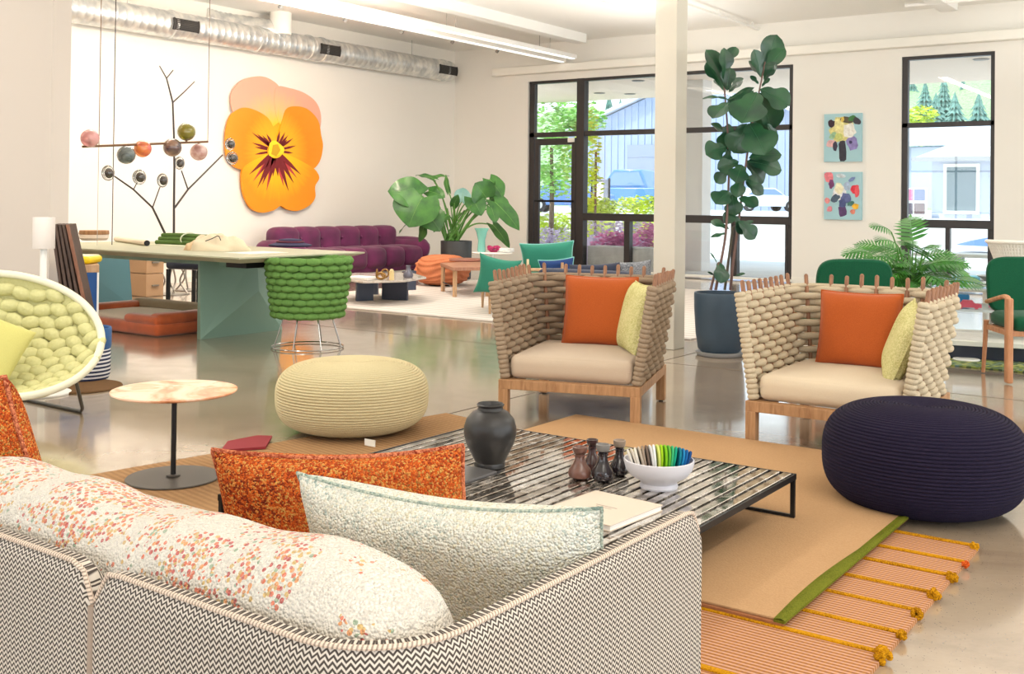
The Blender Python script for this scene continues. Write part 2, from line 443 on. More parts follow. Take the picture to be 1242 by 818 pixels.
# window_2 (tall window right)
b = B(); b.box((W2a, YB+.02, WTOP-.05), (W2b, YB+.14, WTOP)); w2 = struct(b.obj('window_2', DKFR, smooth=False, bevel=.004))
bar('frame_bar', w2, W2a, W2a+.085, 0, WTOP); bar('frame_bar', w2, W2b-.06, W2b, 0, WTOP)
z0, z1 = zat(1150, 153.5), zat(1150, 147.5); r0, r1 = zat(1150, 277), zat(1150, 267)
bar('frame_bar', w2, W2a, W2b, z0, z1); bar('frame_bar', w2, W2a, W2b, r0, r1, YB, YB+.14); bar('frame_bar', w2, W2a, W2b, .02, ZB1, YB, YB+.14)
bar('frame_bar', w2, xat(1098.5), xat(1103), ZB1, r0); bar('frame_bar', w2, xat(1197.5), W2b-.06, ZB1, r0); bar('frame_bar', w2, xat(1146), xat(1151.5), ZB1, r0)
for (a, c, q0, q1) in ((W2a+.085, W2b-.06, z1, WTOP-.05), (W2a+.085, W2b-.06, r1, z0), (xat(1103), xat(1146), ZB1, r0), (xat(1151.5), xat(1197.5), ZB1, r0)):
    pane(w2, a, c, q0, q1)
b = B(); b.box((W2a-.02, YB-.1, .02), (W2b+.02, YB, .06)).box((xat(707), YB-.1, .02), (W1b+.02, YB, .06)); struct(b.obj('trim_3', WHITE, smooth=False, bevel=.005))

# ---------------- ceiling: beams, light strips, tracks
def ceil_at(px, py, z): return G(px, py, z)
def ybar(name, px, py, zbot, w, h, y0, mat, structy=None):
    e = G(px, py, zbot); b = B().box((e.x-w/2, y0, zbot), (e.x+w/2, e.y, zbot+h)); return b.obj(name, mat, bevel=.01), e
o, _ = ybar('trim_4', 705, 53, ZC-.16, .22, .17, YR, CEILM); struct(o)
o, _ = ybar('trim_5', 1151, 14, ZC-.14, .24, .15, YR, CEILM); struct(o)
# slim white linear fixtures hung side by side
LITE = NM('lamp_diffuser'); LITE.col((.9,.9,.88,1)); LITE.b.inputs['Emission Color'].default_value = (1,.97,.9,1); LITE.b.inputs['Emission Strength'].default_value = 1.0; LITE = LITE.m
WHM = mk('white_metal', (246, 244, 238), .4)
lx = []
for i, (px, py, lab) in enumerate(((684, 77, 'lower left white linear fixture of the hung pair'), (697, 73, 'upper right white linear fixture of the hung pair'))):
    z = ZC-.42; e = G(px, py, z)
    y0 = -1.0 
    b = B(); b.box((e.x-.05, y0, z+.025), (e.x+.05, e.y, z+.10))
    t = thing('linear_ceiling_light', lab+', below the ceiling', 'ceiling light', (e.x, (y0+e.y)/2, z), 0, 'linear fixtures on the ceiling')
    b.obj('housing', WHM, t, world=True, smooth=False, bevel=.01)
    B().box((e.x-.035, y0+.05, z+.01), (e.x+.035, e.y-.05, z+.026)).obj('diffuser', LITE, t, world=True, smooth=False)
    for k in range(6):
        yy = e.y-.8-k*2.6; B().tube([(e.x, yy, z+.1), (e.x, yy, ZC)], .006, 6).obj('hanger', CHROME, t, world=True)
    lx.append(e.x)
# slim track on the right of the column, with clips
z = ZC-.1; e = G(930, 40.5, z)
t = thing('ceiling_track', 'thin white track with small clips running along the ceiling right of the column', 'light track', (e.x, 4, z))
B().box((e.x-.02, YR+.5, z), (e.x+.02, e.y, z+.035)).obj('rail', WHM, t, world=True, smooth=False, bevel=.004)
for k in range(9):
    yy = e.y-.6-k*1.3; B().cyl((e.x, yy, z+.03), (e.x, yy, ZC), .012, n=8).ell((e.x, yy, z+.05), .03).obj('clip', WHM, t, world=True)
z = ZC-.05; e = G(745, 10, z)
t = thing('ceiling_track', 'thin flush white rail on the ceiling left of the column', 'light track', (e.x, 4, z))
B().box((e.x-.015, YR+.5, z), (e.x+.015, e.y, z+.045)).obj('rail', WHM, t, world=True, smooth=False)
# pipe crossing top right
z = ZC-.12; e = G(1145, 10, z)
b = B(); b.tube([(e.x-.4, e.y-.5, z), (XR, e.y-.5, z)], .03, 10); tag(b.obj('ceiling_conduit', WHM, world=True), 'white conduit crossing under the ceiling in the top right corner', 'pipe')
# track with heads near the left wall (dark clips seen above the duct)
z = ZC-.22; e = G(640, 62, z)
t = thing('ceiling_track', 'white light track with small swivel spot heads, left of the linear fixtures', 'light track', (e.x, 8, z))
B().box((e.x-.02, 0, z), (e.x+.02, e.y, z+.04)).obj('rail', WHM, t, world=True, smooth=False)
for k in range(8):
    yy = e.y-.9-k*1.25
    q = B().cyl((e.x, yy, z), (e.x, yy, z-.06), .012, n=8).obj('stem', WHM, t, world=True)
    B().cyl((e.x+.02, yy, z-.06), (e.x-.05, yy+.02, z-.12), .026, .03, 12).obj('spot_head', mk('spot_grey', (150,148,144), .4, metal=.5) if k == 0 else bpy.data.materials['spot_grey'], q, world=True)

# ---------------- spiral duct
def ductm():
    q = NM('galvanised_duct'); v = q.coord(); s = q.sep(v)
    n = q.noise(v, 7, 3); q.col(q.ramp(n, [(.35, L((196, 200, 202))), (.65, L((240, 240, 236)))])); q.set(Metallic=.7, Roughness=.33)
    return q.m
DUCT = ductm(); GRILLE = mk('grille_dark', (52, 50, 48), .6)
DX = PY(540, 88, YB-.6).x; ye = YB-.5
zlo = PX(300, 58, DX).z; 
def dz_at(px, py): return PX(px, py, DX).z
zt = PX(536, 74.5, DX).z; zl = PX(540, 97, DX).z; DR = (zt-zl)/2+.02; DZ = (zt+zl)/2
t = thing('air_duct', 'round galvanised spiral air duct along the left wall under the ceiling', 'duct', (DX, 8, DZ-DR))
prof = []; nseg = 150; y0 = 2.0
b = B()
vs = []
MD = Matrix(((1,0,0,DX),(0,0,1,0),(0,-1,0,DZ),(0,0,0,1)))
pr = []
k = 0; y = y0
while y < ye-.01:
    pr += [(DR, y), (DR+.0035, y+.006), (DR+.0035, y+.016), (DR, y+.022)]; y += .12
pr += [(DR, ye), (DR*.3, ye+.01), (0.001, ye+.01)]
b.lathe(pr, n=40, M=MD); b.obj('duct_tube', DUCT, t, world=True)
for px in (225, 400, 543):
    # dark supply grilles on the side facing the room, below the middle
    c = PX(px, {225: 33, 400: 62, 543: 83.5}[px], DX+DR*.9); yy = c.y
    g = B(); a0 = math.radians(-10); ln = .42 if px != 543 else .5
    for i in range(9):
        aa = math.radians(-24+i*5.2)
        M = Matrix.Translation((DX, yy, DZ)) @ Matrix.Rotation(-aa, 4, 'Y')
        g.box((DR, -ln/2, -.008), (DR+.022, ln/2, .006), M)
    for s_ in (-1, 1):
        for i in range(9):
            aa = math.radians(-24+i*5.2); M = Matrix.Translation((DX, yy+s_*ln/2, DZ)) @ Matrix.Rotation(-aa, 4, 'Y'); g.box((DR-.01, -.012, -.012), (DR+.026, .012, .012), M)
    bk = B().grid(lambda u, v: Vector((DX+(DR+.009)*math.cos(math.radians(-26+u*46)), yy-ln/2+v*ln, DZ+(DR+.009)*math.sin(math.radians(-26+u*46)))), 6, 1).obj('grille', GRILLE, t, world=True)
    g.obj('louvre', GRILLE, bk, world=True, smooth=False)
for px, dy in ((310, 0), (372, 0), (206, 0), (388, 0), (536, 0)):
    c = PX(px, {310: 47, 372: 57, 206: 30, 388: 60, 536: 83}[px], DX)
    B().lathe([(DR+.004, -.03), (DR+.018, -.02), (DR+.018, .02), (DR+.004, .03)], c=(0,0,c.y), n=40, M=MD).obj('collar', DUCT, t, world=True)
for yy in (6.0, 9.0, 12.0, 15.0):
    B().tube([(DX, yy, DZ+DR), (DX, yy, ZC)], .006, 6).obj('hanger_wire', CHROME, t, world=True)
# take-off: vertical box collar and flexible elbow going up
c = PX(335, 36, DX)
q = B().cyl((DX+.1, c.y, DZ+DR*.6), (DX+.1, c.y, ZC), .17, n=20).obj('take_off', WHM, t, world=True)
c = PX(290, 18, DX-.1); pts = smoothpts([(DX-.35, c.y-.5, ZC-.2), (DX-.3, c.y-.1, ZC-.25), (DX-.1, c.y+.4, ZC-.28), (DX+.08, c.y+.75, ZC-.3)], 10)
rr = [.17+(.014 if i % 2 else 0) for i in range(len(pts))]
B().tube(pts, rr, 18).obj('flexible_hose', DUCT, t, world=True)
# ================================================================ outdoors
PAVE = mk('pale_paving', (215, 212, 206), .8, var=.05, vs=1)
b = B(); b.box((-60, YB+WT, -.25), (60, YB+140, -.03)); struct(b.obj('ground', PAVE, smooth=False))
b = B(); b.box((-70, YB+18, -.03), (60, YB+130, .82)); struct(b.obj('ground_lot', PAVE, smooth=False))
SOF = mk('soffit_cream', (246, 226, 208), .7)
es = G(760, 118, 3.66).y
b = B(); b.box((XL-3, YB+WT, 3.62), (XR+3, es, 3.78)); struct(b.obj('trim_6', SOF, smooth=False))
b = B()
for (px, py) in ((727, 113), (774, 98), (764, 114), (810, 95), (1190, 72)):
    c = G(px, py, 3.615); q = B().lathe([(.001, -.01), (.11, -.01), (.13, .0)], c=c, n=20); q.obj('downlight', mk('downlight', (120, 112, 105), .5) if px == 727 else bpy.data.materials['downlight'], bpy.data.objects['trim_6'], world=True)
c = PY(845, 200, YB+2.4); wd = .42
b = B(); b.box((c.x-wd/2, c.y-.2, -.05), (c.x+wd/2, c.y+.2, 3.62)); o = b.obj('porch_post', mk('porch_white', (236, 230, 226), .7), world=True, smooth=False, bevel=.01)
tag(o, 'wide white porch post outside the windows just right of the indoor column', 'post')
# low wall + step just outside
def leafcloud(b, c, r, n, size, seed=1):
    q = random.Random(seed)
    for i in range(n):
        while 1:
            p = Vector((q.uniform(-1, 1), q.uniform(-1, 1), q.uniform(-1, 1)))
            if .35 < p.length < 1: break
        p = Vector((p.x*r[0], p.y*r[1], p.z*r[2]))+Vector(c)
        M = Matrix.Translation(p) @ Matrix.Rotation(q.uniform(0, 6.3), 4, 'Z') @ Matrix.Rotation(q.uniform(-1.2, 1.2), 4, 'X')
        s = size*q.uniform(.6, 1.3)
        b.add([M @ Vector(v) for v in ((-s, 0, 0), (0, -s*.5, .1*s), (s, 0, 0), (0, s*.5, .1*s))], [(0, 1, 2, 3)])
def leafmat(name, c, var=.3):
    q = NM(name); n = q.noise(q.coord(), 3, 2); a = L(c); q.col(q.ramp(n, [(.35, tuple(x*(1-var) for x in a[:3])), (.65, tuple(min(1, x*(1+var)) for x in a[:3]))])); q.set(Roughness=.6)
    q.b.inputs['Transmission Weight'].default_value = 0
    return q.m
TREEG = leafmat('tree_green', (176, 226, 130)); YELG = leafmat('yellow_green', (214, 226, 84)); PURP = leafmat('lavender', (222, 205, 230), .15); PINK = leafmat('pink_bloom', (240, 160, 205), .2)
CONG = leafmat('conifer_green', (112, 150, 138)); BARK = mk('bark', (120, 100, 88), .9)
def at(px, py, d): return D(px, py, d)
# street tree
t0 = at(668, 262, 26); t0.z = -.03
t = thing('street_tree', 'leafy green street tree outside beyond the glass door', 'tree', t0)
B().tube([t0, t0+Vector((.03, 0, 1.2)), t0+Vector((0, 0, 2.6))], [.07, .06, .04], 8).obj('trunk', BARK, t, world=True)
b = B()
for i, (px, py, r) in enumerate(((660, 150, .75), (690, 160, .75), (668, 195, .75), (700, 140, .6), (650, 220, .6), (685, 215, .65), (712, 150, .5))): leafcloud(b, at(px, py, 26), (r, r, r*.8), 420, .075, i)
b.obj('crown', TREEG, t, world=True, smooth=False)
t1 = at(722, 262, 24); t1.z = -.03
t = thing('shrub_tree', 'narrow yellow-green shrub outside right of the door mullion', 'shrub', t1)
b = B()
for i, (py, r) in enumerate(((150, .22), (175, .3), (205, .28), (225, .3))): leafcloud(b, at(713+i, py, 24), (r, r, .5), 160, .07, i+20)
b.obj('foliage', YELG, t, world=True, smooth=False); B().tube([t1, t1+Vector((0, 0, 2.4))], .03, 6).obj('stem', BARK, t, world=True)
# planting bed
for i, (x0, x1, y0, y1, dd, m, lab, cat, sz) in enumerate(((646, 694, 262, 282, 27, YELG, 'low yellow-green bush outside behind the glass door', 'bush', .06), (646, 690, 280, 298, 24.2, PURP, 'pale lavender flower clump outside behind the glass door', 'flowers', .04),
    (708, 744, 244, 264, 25, YELG, 'yellow-green grasses outside left part of the front window', 'bush', .06), (756, 800, 240, 264, 27.2, YELG, 'taller yellow-green grasses outside in front of the blue truck', 'bush', .06),
    (708, 792, 268, 288, 22, PURP, 'pale lavender flowers outside behind the lower window panes', 'flowers', .04), (730, 764, 286, 302, 20.8, PINK, 'bright pink flowers outside in the low planter', 'flowers', .05), (779, 800, 274, 300, 20.8, PINK, 'pink flowers outside close left of the indoor column', 'flowers', .04),
    (836, 850, 252, 300, 23, PINK, 'pink flowers outside beside the white porch post', 'flowers', .04))):
    a, c = at(x0, y1, dd), at(x1, y0, dd); cc = (a+c)/2; r = (abs(c.x-a.x)/2+.1, .5, abs(c.z-a.z)/2+.08)
    b = B(); n = 4
    for k in range(n): leafcloud(b, (a.x+(c.x-a.x)*(k+.5)/n, cc.y+(c.y-a.y)*((k+.5)/n-.5), cc.z), (r[0]/n*1.5, .5, r[2]), 220, sz, i*7+k)
    b.box((a.x, cc.y-.3, -.05), (c.x, cc.y+.3, max(.05, a.z)))
    tag(b.obj('flower_clump' if cat == 'flowers' else 'bush', m, world=True, smooth=False), lab, cat)
STONE = mk('pale_stone', (200, 198, 200), .9, var=.1, vs=8)
a = at(712, 306, 19.5); c = at(790, 300, 19.8); 
b = B(); b.box((a.x, a.y, -.05), (c.x+.6, a.y+.4, a.z+.12)); tag(b.obj('planter_wall', STONE, world=True, smooth=False, bevel=.02), 'low pale stone planter wall outside under the pink flowers', 'planter')
a = at(652, 300, 22.6)
t = thing('bench', 'white slatted bench outside behind the glass door', 'bench', (a.x, a.y, -.03))
for k in range(3): B().box((a.x-.1, a.y+k*.14, a.z-.05), (a.x+.7, a.y+.1+k*.14, a.z)).obj('slat', WHITE, t, world=True, smooth=False)
for k in (0, .6): B().box((a.x+k, a.y, -.03), (a.x+k+.08, a.y+.4, a.z-.05)).obj('leg', STONE, t, world=True, smooth=False)
# metal building with gable
MET = mk('pale_metal_siding', (160, 174, 200), .5); MROOF = mk('pale_roof', (214, 220, 230), .5); MDOOR = mk('garage_grey', (146, 156, 176), .5)
Yb = YB+52
def q_(px, py): return PY(px, py, Yb)
p0, p1, p2, p3 = q_(690, 250), q_(690, 163), q_(850, 88), q_(1010, 160)
t = thing('metal_building', 'large pale blue ribbed metal building with a shallow gable across the lot', 'building', (p0.x, Yb, .8))
B().prism([(p0.x, Yb, .8), (p3.x, Yb, .8), (p3.x, Yb, p1.z), (p2.x, Yb, p2.z), (p1.x, Yb, p1.z)], (0, 18, 0)).obj('wall', MET, t, world=True, smooth=False)
def ztop(x): return p1.z+(p2.z-p1.z)*(1-abs(x-p2.x)/(p2.x-p1.x)) if x < p2.x else p2.z-(p2.z-p1.z)*(x-p2.x)/(p3.x-p2.x)
x = p0.x+.2; rib = B()
while x < p3.x: rib.box((x, Yb-.06, .8), (x+.12, Yb, max(1.2, ztop(x)-.05))); x += .55
o = rib.obj('siding_rib', MET, t, world=True, smooth=False); o['kind'] = 'stuff'
B().prism([(p1.x-.5, Yb-.5, p1.z-.05), (p2.x, Yb-.5, p2.z+.05), (p3.x+.5, Yb-.5, p3.z-.05), (p3.x+.5, Yb-.5, p3.z+.2), (p2.x, Yb-.5, p2.z+.3), (p1.x-.5, Yb-.5, p1.z+.2)], (0, 19, 0)).obj('roof', MROOF, t, world=True, smooth=False)
a, c = q_(762, 176), q_(806, 250)
dd_ = B().box((a.x, Yb-.1, .8), (c.x, Yb-.02, a.z)).obj('garage_door', MDOOR, t, world=True, smooth=False)
for k in range(5): B().box((a.x, Yb-.13, .8+k*(a.z-.8)/5+.02), (c.x, Yb-.1, .8+(k+1)*(a.z-.8)/5-.02)).obj('panel', MDOOR, dd_, world=True, smooth=False)
# vehicles
CARG = mk('car_glass', (120, 150, 185), .1, spec=.8); TYRE = mk('tyre', (40, 40, 44), .8); 
def vehicle(name, label, cat, c, rz, Lg, Wd, body, cabin, paint, hz):
    t = thing(name, label, cat, c, rz)
    m = mk(name+'_paint', paint, .3, coat=.5)
    B().prism([(x*Lg, -Wd/2, z) for x, z in body], (0, Wd, 0)).obj('body', m, t, bevel=.05)
    B().prism([(x*Lg, -Wd*.43, z) for x, z in cabin], (0, Wd*.86, 0)).obj('cabin', m, t, bevel=.04)
    cx = sum(p[0] for p in cabin)/len(cabin); cz = sum(p[1] for p in cabin)/len(cabin)
    for s in (-1, 1): B().prism([((cx+(x-cx)*.86)*Lg, s*Wd*.435-.0, cz+(z-cz)*.72) for x, z in cabin], (0, s*.02, 0)).obj('side_window', CARG, t, smooth=False)
    for xx in (-.31, .31):
        for s in (-1, 1):
            w_ = B().tube([(xx*Lg, s*Wd*.5-s*.2, hz), (xx*Lg, s*Wd*.5+s*.01, hz)], hz, 18).obj('wheel', TYRE, t)
            B().tube([(xx*Lg, s*Wd*.5, hz), (xx*Lg, s*Wd*.5+s*.02, hz)], hz*.55, 12).obj('hub', CHROME, w_)
    for s in (-1, 1): B().ell((Lg*.49, s*Wd*.36, .75*hz*2.2), (.05, .14, .08)).obj('headlight', WHITE, t)
    return t
c = at(768, 262, 50); c.z = .82
vehicle('pickup_truck', 'light blue pickup truck parked outside in front of the metal building', 'truck', c, YAW+2.6, 5.4, 1.9,
        [(-.5,.45),(.5,.45),(.5,1.0),(.22,1.12),(-.5,1.12)], [(-.2,1.1),(.24,1.1),(.12,1.95),(-.14,1.95)], (84, 136, 190), .38)
c = at(925, 257, 66); c.z = .82
vehicle('parked_car', 'white sedan parked outside, seen right of the fig tree', 'car', c, YAW+.3, 4.5, 1.75,
        [(-.5,.3),(.5,.3),(.5,.75),(.3,.95),(-.42,.98),(-.5,.8)], [(-.36,.95),(.26,.95),(.1,1.42),(-.2,1.42)], (225, 228, 232), .33)
c = at(690, 244, 44); c.z = .82
vehicle('parked_car', 'blue car glimpsed outside through the glass door', 'car', c, YAW-.2, 3.6, 1.6,
        [(-.5,.3),(.5,.3),(.5,.75),(.3,.9),(-.42,.9),(-.5,.8)], [(-.36,.85),(.26,.85),(.1,1.3),(-.2,1.3)], (90, 130, 190), .3)
# sandwich sign
c = at(728, 242, 40); sg = thing('street_sign', 'small grey sign board standing outside left of the blue truck', 'sign', (c.x, c.y, .82))
B().box((c.x-.4, c.y, 1.0), (c.x+.4, c.y+.05, 2.1)).obj('board', mk('sign_grey', (130, 130, 140), .6), sg, world=True, smooth=False)
B().box((c.x-.14, c.y-.02, 1.2), (c.x+.14, c.y, 2.0)).obj('board_figure', WHITE, sg, world=True, smooth=False)
for s in (-.4, .34): B().box((c.x+s, c.y-.02, .82), (c.x+s+.06, c.y+.04, 2.15)).obj('leg', BLACKM, sg, world=True, smooth=False)
# little office building at right with hipped roof
Yo = YB+24
def o_(px, py): return PY(px, py, Yo)
a, e = o_(1130, 262), o_(1130, 192); r_ = o_(1300, 262)
CREAMW = mk('pale_stucco', (180, 188, 206), .8); TILE = mk('pale_roofing', (190, 186, 184), .7)
t = thing('small_building', 'small white building with hipped roof and gutter seen through the right window', 'building', (a.x, Yo, .82))
B().box((a.x, Yo, .3), (r_.x, Yo+9, e.z)).obj('wall', CREAMW, t, world=True, smooth=False)
pk = o_(1260, 146); ev = o_(1112, 193); er = o_(1320, 189)
B().add([(ev.x, Yo-.6, ev.z), (er.x, Yo-.6, ev.z), (er.x, Yo+9.6, ev.z), (ev.x, Yo+9.6, ev.z), (pk.x, Yo+4.5, pk.z+1.0), (pk.x+3, Yo+4.5, pk.z+1.0)], [(0,1,5,4), (1,2,5), (2,3,4,5), (3,0,4), (3,2,1,0)]).obj('roof', TILE, t, world=True, smooth=False)
B().box((ev.x, Yo-.72, ev.z-.12), (er.x, Yo-.6, ev.z+.04)).obj('gutter', mk('gutter_grey', (150, 150, 150), .5), t, world=True, smooth=False)
wa, wb = o_(1149, 203), o_(1184, 256)
f_ = B().box((wa.x-.12, Yo-.06, wb.z-.12), (wb.x+.12, Yo-.01, wa.z+.12)).obj('window', WHITE, t, world=True, smooth=False)
B().box((wa.x, Yo-.08, wb.z), (wb.x, Yo-.06, wa.z)).obj('pane', mk('window_dim', (104, 120, 128), .15, spec=.7), f_, world=True, smooth=False)
pa = o_(1099, 230)
bs = B().box((pa.x-.05, Yo-.46, -.03), (pa.x+.85, Yo-.4, pa.z+.05)).obj('notice_board', WHITE, world=True, smooth=False); tag(bs, 'white notice board standing outside left of the white building', 'board')
for i, (dx, dz_, cc) in enumerate(((0, 0, (200, 120, 150)), (.42, 0, (110, 120, 150)), (0, -.5, (90, 80, 90)), (.42, -.5, (110, 90, 90)))):
    tag(B().box((pa.x+dx, Yo-.5, pa.z+dz_-.4), (pa.x+dx+.36, Yo-.46, pa.z+dz_)).obj('poster', mk('poster_%d' % i, cc, .6), world=True, smooth=False), 'small %s poster panel outside left of the white building, %s row' % (('pink', 'blue-grey', 'dark', 'brown')[i], ('upper', 'upper', 'lower', 'lower')[i]), 'poster')
# a second pale building behind
Yc = YB+92; a = PY(1040, 262, Yc); c = PY(1132, 262, Yc); tz = PY(1100, 178, Yc).z
t = thing('long_building', 'long low white roofed building behind the small white one', 'building', ((a.x+c.x)/2, Yc, .82))
B().box((a.x, Yc, .82), (c.x+20, Yc+8, tz)).obj('wall', CREAMW, t, world=True, smooth=False)
B().prism([(a.x-1, Yc-1, tz), (c.x+22, Yc-1, tz), (c.x+10, Yc+5, tz+2.2), (a.x+2, Yc+5, tz+2.2)], (0, 0, .2)).obj('roof', MROOF, t, world=True, smooth=False)
# hill and conifers
HILLM = leafmat('hill_green', (150, 172, 122), .3)
hd = 170; pts = [(560, 175), (640, 150), (700, 130), (760, 140), (850, 130), (930, 110), (1000, 96), (1060, 100), (1110, 88), (1150, 84), (1200, 62), (1300, 40), (1420, 60)]
hp = [at(px, py, hd) for px, py in pts]
def hf(u, v):
    k = u*(len(hp)-1); i = min(int(k), len(hp)-2); p = hp[i].lerp(hp[i+1], k-i)
    return Vector((p.x*(1-.4*(1-v)), p.y*(1-.4*(1-v)), .8+(p.z-.8)*v**1.3+math.sin(u*40+v*9)*.8*v))
b = B().grid(hf, 60, 14); struct(b.obj('hill', HILLM))
def conifer(c, h, r, lab, n=9, m=CONG):
    t = thing('conifer', lab, 'tree', c, 0, 'conifers beyond the windows')
    B().tube([(0,0,0), (0,0,h*.95)], [r*.12, r*.03], 6).obj('trunk', BARK, t)
    b = B(); q = random.Random(int(c[0]*10))
    for k in range(n):
        z = h*(.1+.85*k/n); rr = r*(1-k/n)**.9+.1; m_ = 11; vs = [(0, 0, z+h*.16)]
        for j in range(m_*2):
            a = PI*j/m_; rj = rr*(1.05 if j % 2 else .6)*q.uniform(.85, 1.15); vs.append((rj*math.cos(a), rj*math.sin(a), z-(.05*h if j % 2 else 0)))
        b.add(vs, [(0, 1+j, 1+(j+1) % (2*m_)) for j in range(2*m_)])
    b.obj('branches', m, t, smooth=False)
CL9 = ['at the left of the right window, front row', 'in the middle of the right window, front row', 'at the right of the right window, front row', 'upper left in the right window, further up the hill', 'upper middle in the right window, further up the hill', 'tiny, at the far left edge of the right window', 'left one of two above the metal building roof', 'right one of two above the metal building roof', 'faint, highest at the left of the right window']
for kk, (px, pt, pb, d, w_) in enumerate(((1135, 113, 150, 126, 2.1), (1158, 112, 152, 134, 2.3), (1187, 112, 152, 128, 2.2), (1145, 88, 122, 146, 1.4), (1168, 92, 125, 156, 1.4), (1122, 98, 128, 141, 1.5), (738, 113, 165, 126, 2.0), (752, 120, 165, 133, 2.0), (1105, 86, 116, 160, 1.6))):
    a = at(px, pb, d); h = at(px, pt, d).z-a.z
    gx = a.copy(); gx.z = .8; 
    conifer((a.x, a.y, max(.8, a.z-h*.9)), h*1.9, w_*1.3, 'blue-green conifer '+CL9[kk])
b = B(); c = at(1118, 141, 120); c2 = Vector((c.x, c.y, .82)); b.tube([c2, c-Vector((0, 0, 1))], .12, 6); leafcloud(b, c, (1.9, 1.5, 1.2), 260, .35, 77); tag(b.obj('bush', YELG, world=True, smooth=False), 'rounded yellow-green tree crown low on the hillside at the right window', 'tree')
# patio: white bench table, blue umbrella
c = at(1195, 340, 18.5)
t = thing('patio_table', 'white patio table outside behind the lower right pane', 'table', (c.x, c.y, -.03))
zt_ = at(1170, 308, 18.5).z; B().box((c.x-1.1, c.y-.4, zt_-.06), (c.x+.6, c.y+.4, zt_)).obj('table_top', WHITE, t, world=True, smooth=False, bevel=.01)
for s in (-.75, .3): B().box((c.x+s, c.y-.3, -.03), (c.x+s+.35, c.y+.3, zt_-.06)).obj('leg', mk('patio_grey', (190, 190, 190), .6) if s < 0 else bpy.data.materials['patio_grey'], t, world=True, smooth=False)
c = at(1192, 298, 30); t = thing('patio_umbrella', 'low blue sunshade outside behind the lower right pane', 'umbrella', (c.x, c.y, -.03))
zz = at(1192, 291, 30).z; B().lathe([(.9, 0), (.5, .12), (.05, .22), (.001, .23)], c=(c.x+.2, c.y, zz-.15), n=8).obj('canopy', mk('blue_canvas', (90, 120, 180), .7), t, world=True, smooth=False)
B().tube([(c.x+.2, c.y, -.03), (c.x+.2, c.y, zz+.05)], .03, 8).obj('pole', WHM, t, world=True)
# ================================================================ rugs
def rugmat(name, c1, c2, ribs=0, axis=0, rdepth=.004, n=60):
    q = NM(name); v = q.coord(); f = q.noise(v, n, 3); c = q.mix(f, L(c1), L(c2))
    lf = q.noise(v, 2.5, 3); c = q.mix(q.math('MULTIPLY', lf, .3), c, tuple(x*.7 for x in L(c2)[:3])+(1,))
    if ribs:
        s = q.sep(v)[axis]; wv = q.math('SINE', q.math('MULTIPLY', s, ribs)); h = q.math('MULTIPLY_ADD', wv, .5, .5)
        c = q.mix(q.math('MULTIPLY', q.math('SUBTRACT', 1, h), .55), c, tuple(x*.45 for x in L(c1)[:3])+(1,)); q.bump(h, .8, rdepth)
    else: q.bump(f, .6, .003)
    q.col(c); q.set(Roughness=.95); q.b.inputs['Specular IOR Level'].default_value = .1; return q.m
def slab(name, p, q, z0, z1, mat, lab, cat='rug', r=.004, rz=0):
    c = ((p[0]+q[0])/2, (p[1]+q[1])/2, z0); hx, hy = abs(q[0]-p[0])/2, abs(q[1]-p[1])/2
    o = B().box((-hx, -hy, 0), (hx, hy, z1-z0)).obj(name, mat, smooth=False, bevel=r)
    o.location = c; o.rotation_euler = (0, 0, rz); WM[o.name] = Matrix.Translation(c) @ Matrix.Rotation(rz, 4, 'Z')
    return tag(o, lab, cat)
JUTE = rugmat('ribbed_jute', (190, 150, 108), (160, 122, 84), ribs=190, axis=1)
TANR = rugmat('tan_flatweave', (204, 166, 124), (178, 138, 98), n=150)
PALER = rugmat('pale_rug', (236, 228, 220), (222, 212, 204), ribs=40, axis=1, rdepth=.002)
# jute rug, left
ja, jb = G(541, 503), G(130, 575)
dv = Vector((jb.x-ja.x, jb.y-ja.y, 0)); an = math.atan2(dv.y, dv.x)
rw, rl = 2.0, 4.2                                     # left edge runs from the far corner towards the sofa
e1 = dv.normalized(); e2 = Vector((-e1.y, e1.x, 0));
if e2.x < 0: e2 = -e2
cc = Vector((ja.x, ja.y, 0))+e1*(rl/2)+e2*(rw/2)
o = B().box((-rl/2, -rw/2, 0), (rl/2, rw/2, .010)).obj('jute_rug', rugmat('ribbed_jute_long', (190, 150, 108), (160, 122, 84), ribs=190, axis=0), smooth=False, bevel=.003)
o.location = cc; o.rotation_euler = (0, 0, an); WM[o.name] = Matrix.Translation(cc) @ Matrix.Rotation(an, 4, 'Z')
tag(o, 'ribbed tan jute rug under the beige pouf and the round side table', 'rug')
# thin ground mat below, far edge by the front armchair
zs = G(1187, 668); ze = G(1073, 812)
sw = rugmat('striped_weave', (222, 176, 130), (206, 150, 110), ribs=400, axis=1, rdepth=.003)
q = NM('striped_rug'); v = q.coord(); s = q.sep(v)
rib = q.math('MULTIPLY_ADD', q.math('SINE', q.math('MULTIPLY', s[1], 330)), .5, .5)
rib2 = q.math('MULTIPLY_ADD', q.math('SINE', q.math('MULTIPLY', s[0], 420)), .5, .5)
c = q.mix(q.math('POWER', rib, 1.5), L((150, 92, 36)), L((206, 160, 138))); c = q.mix(q.math('MULTIPLY', rib2, .25), c, L((205, 140, 40)))
q.col(c); q.set(Roughness=.9); q.bump(rib, .9, .003); STR = q.m
MUST = tweed('mustard_wool', [(.2, L((150, 98, 8))), (.6, L((206, 146, 20)))], 300, .002)
x1 = zs.x; x0 = x1-1.62; y1 = zs.y; y0 = y1-2.15
t = thing('striped_rug', 'mustard and pink striped rug with pompoms along its right edge', 'rug', ((x0+x1)/2, (y0+y1)/2, 0))
B().box((x0, y0, 0), (x1, y1, .012)).obj('rug_field', STR, t, world=True, smooth=False)
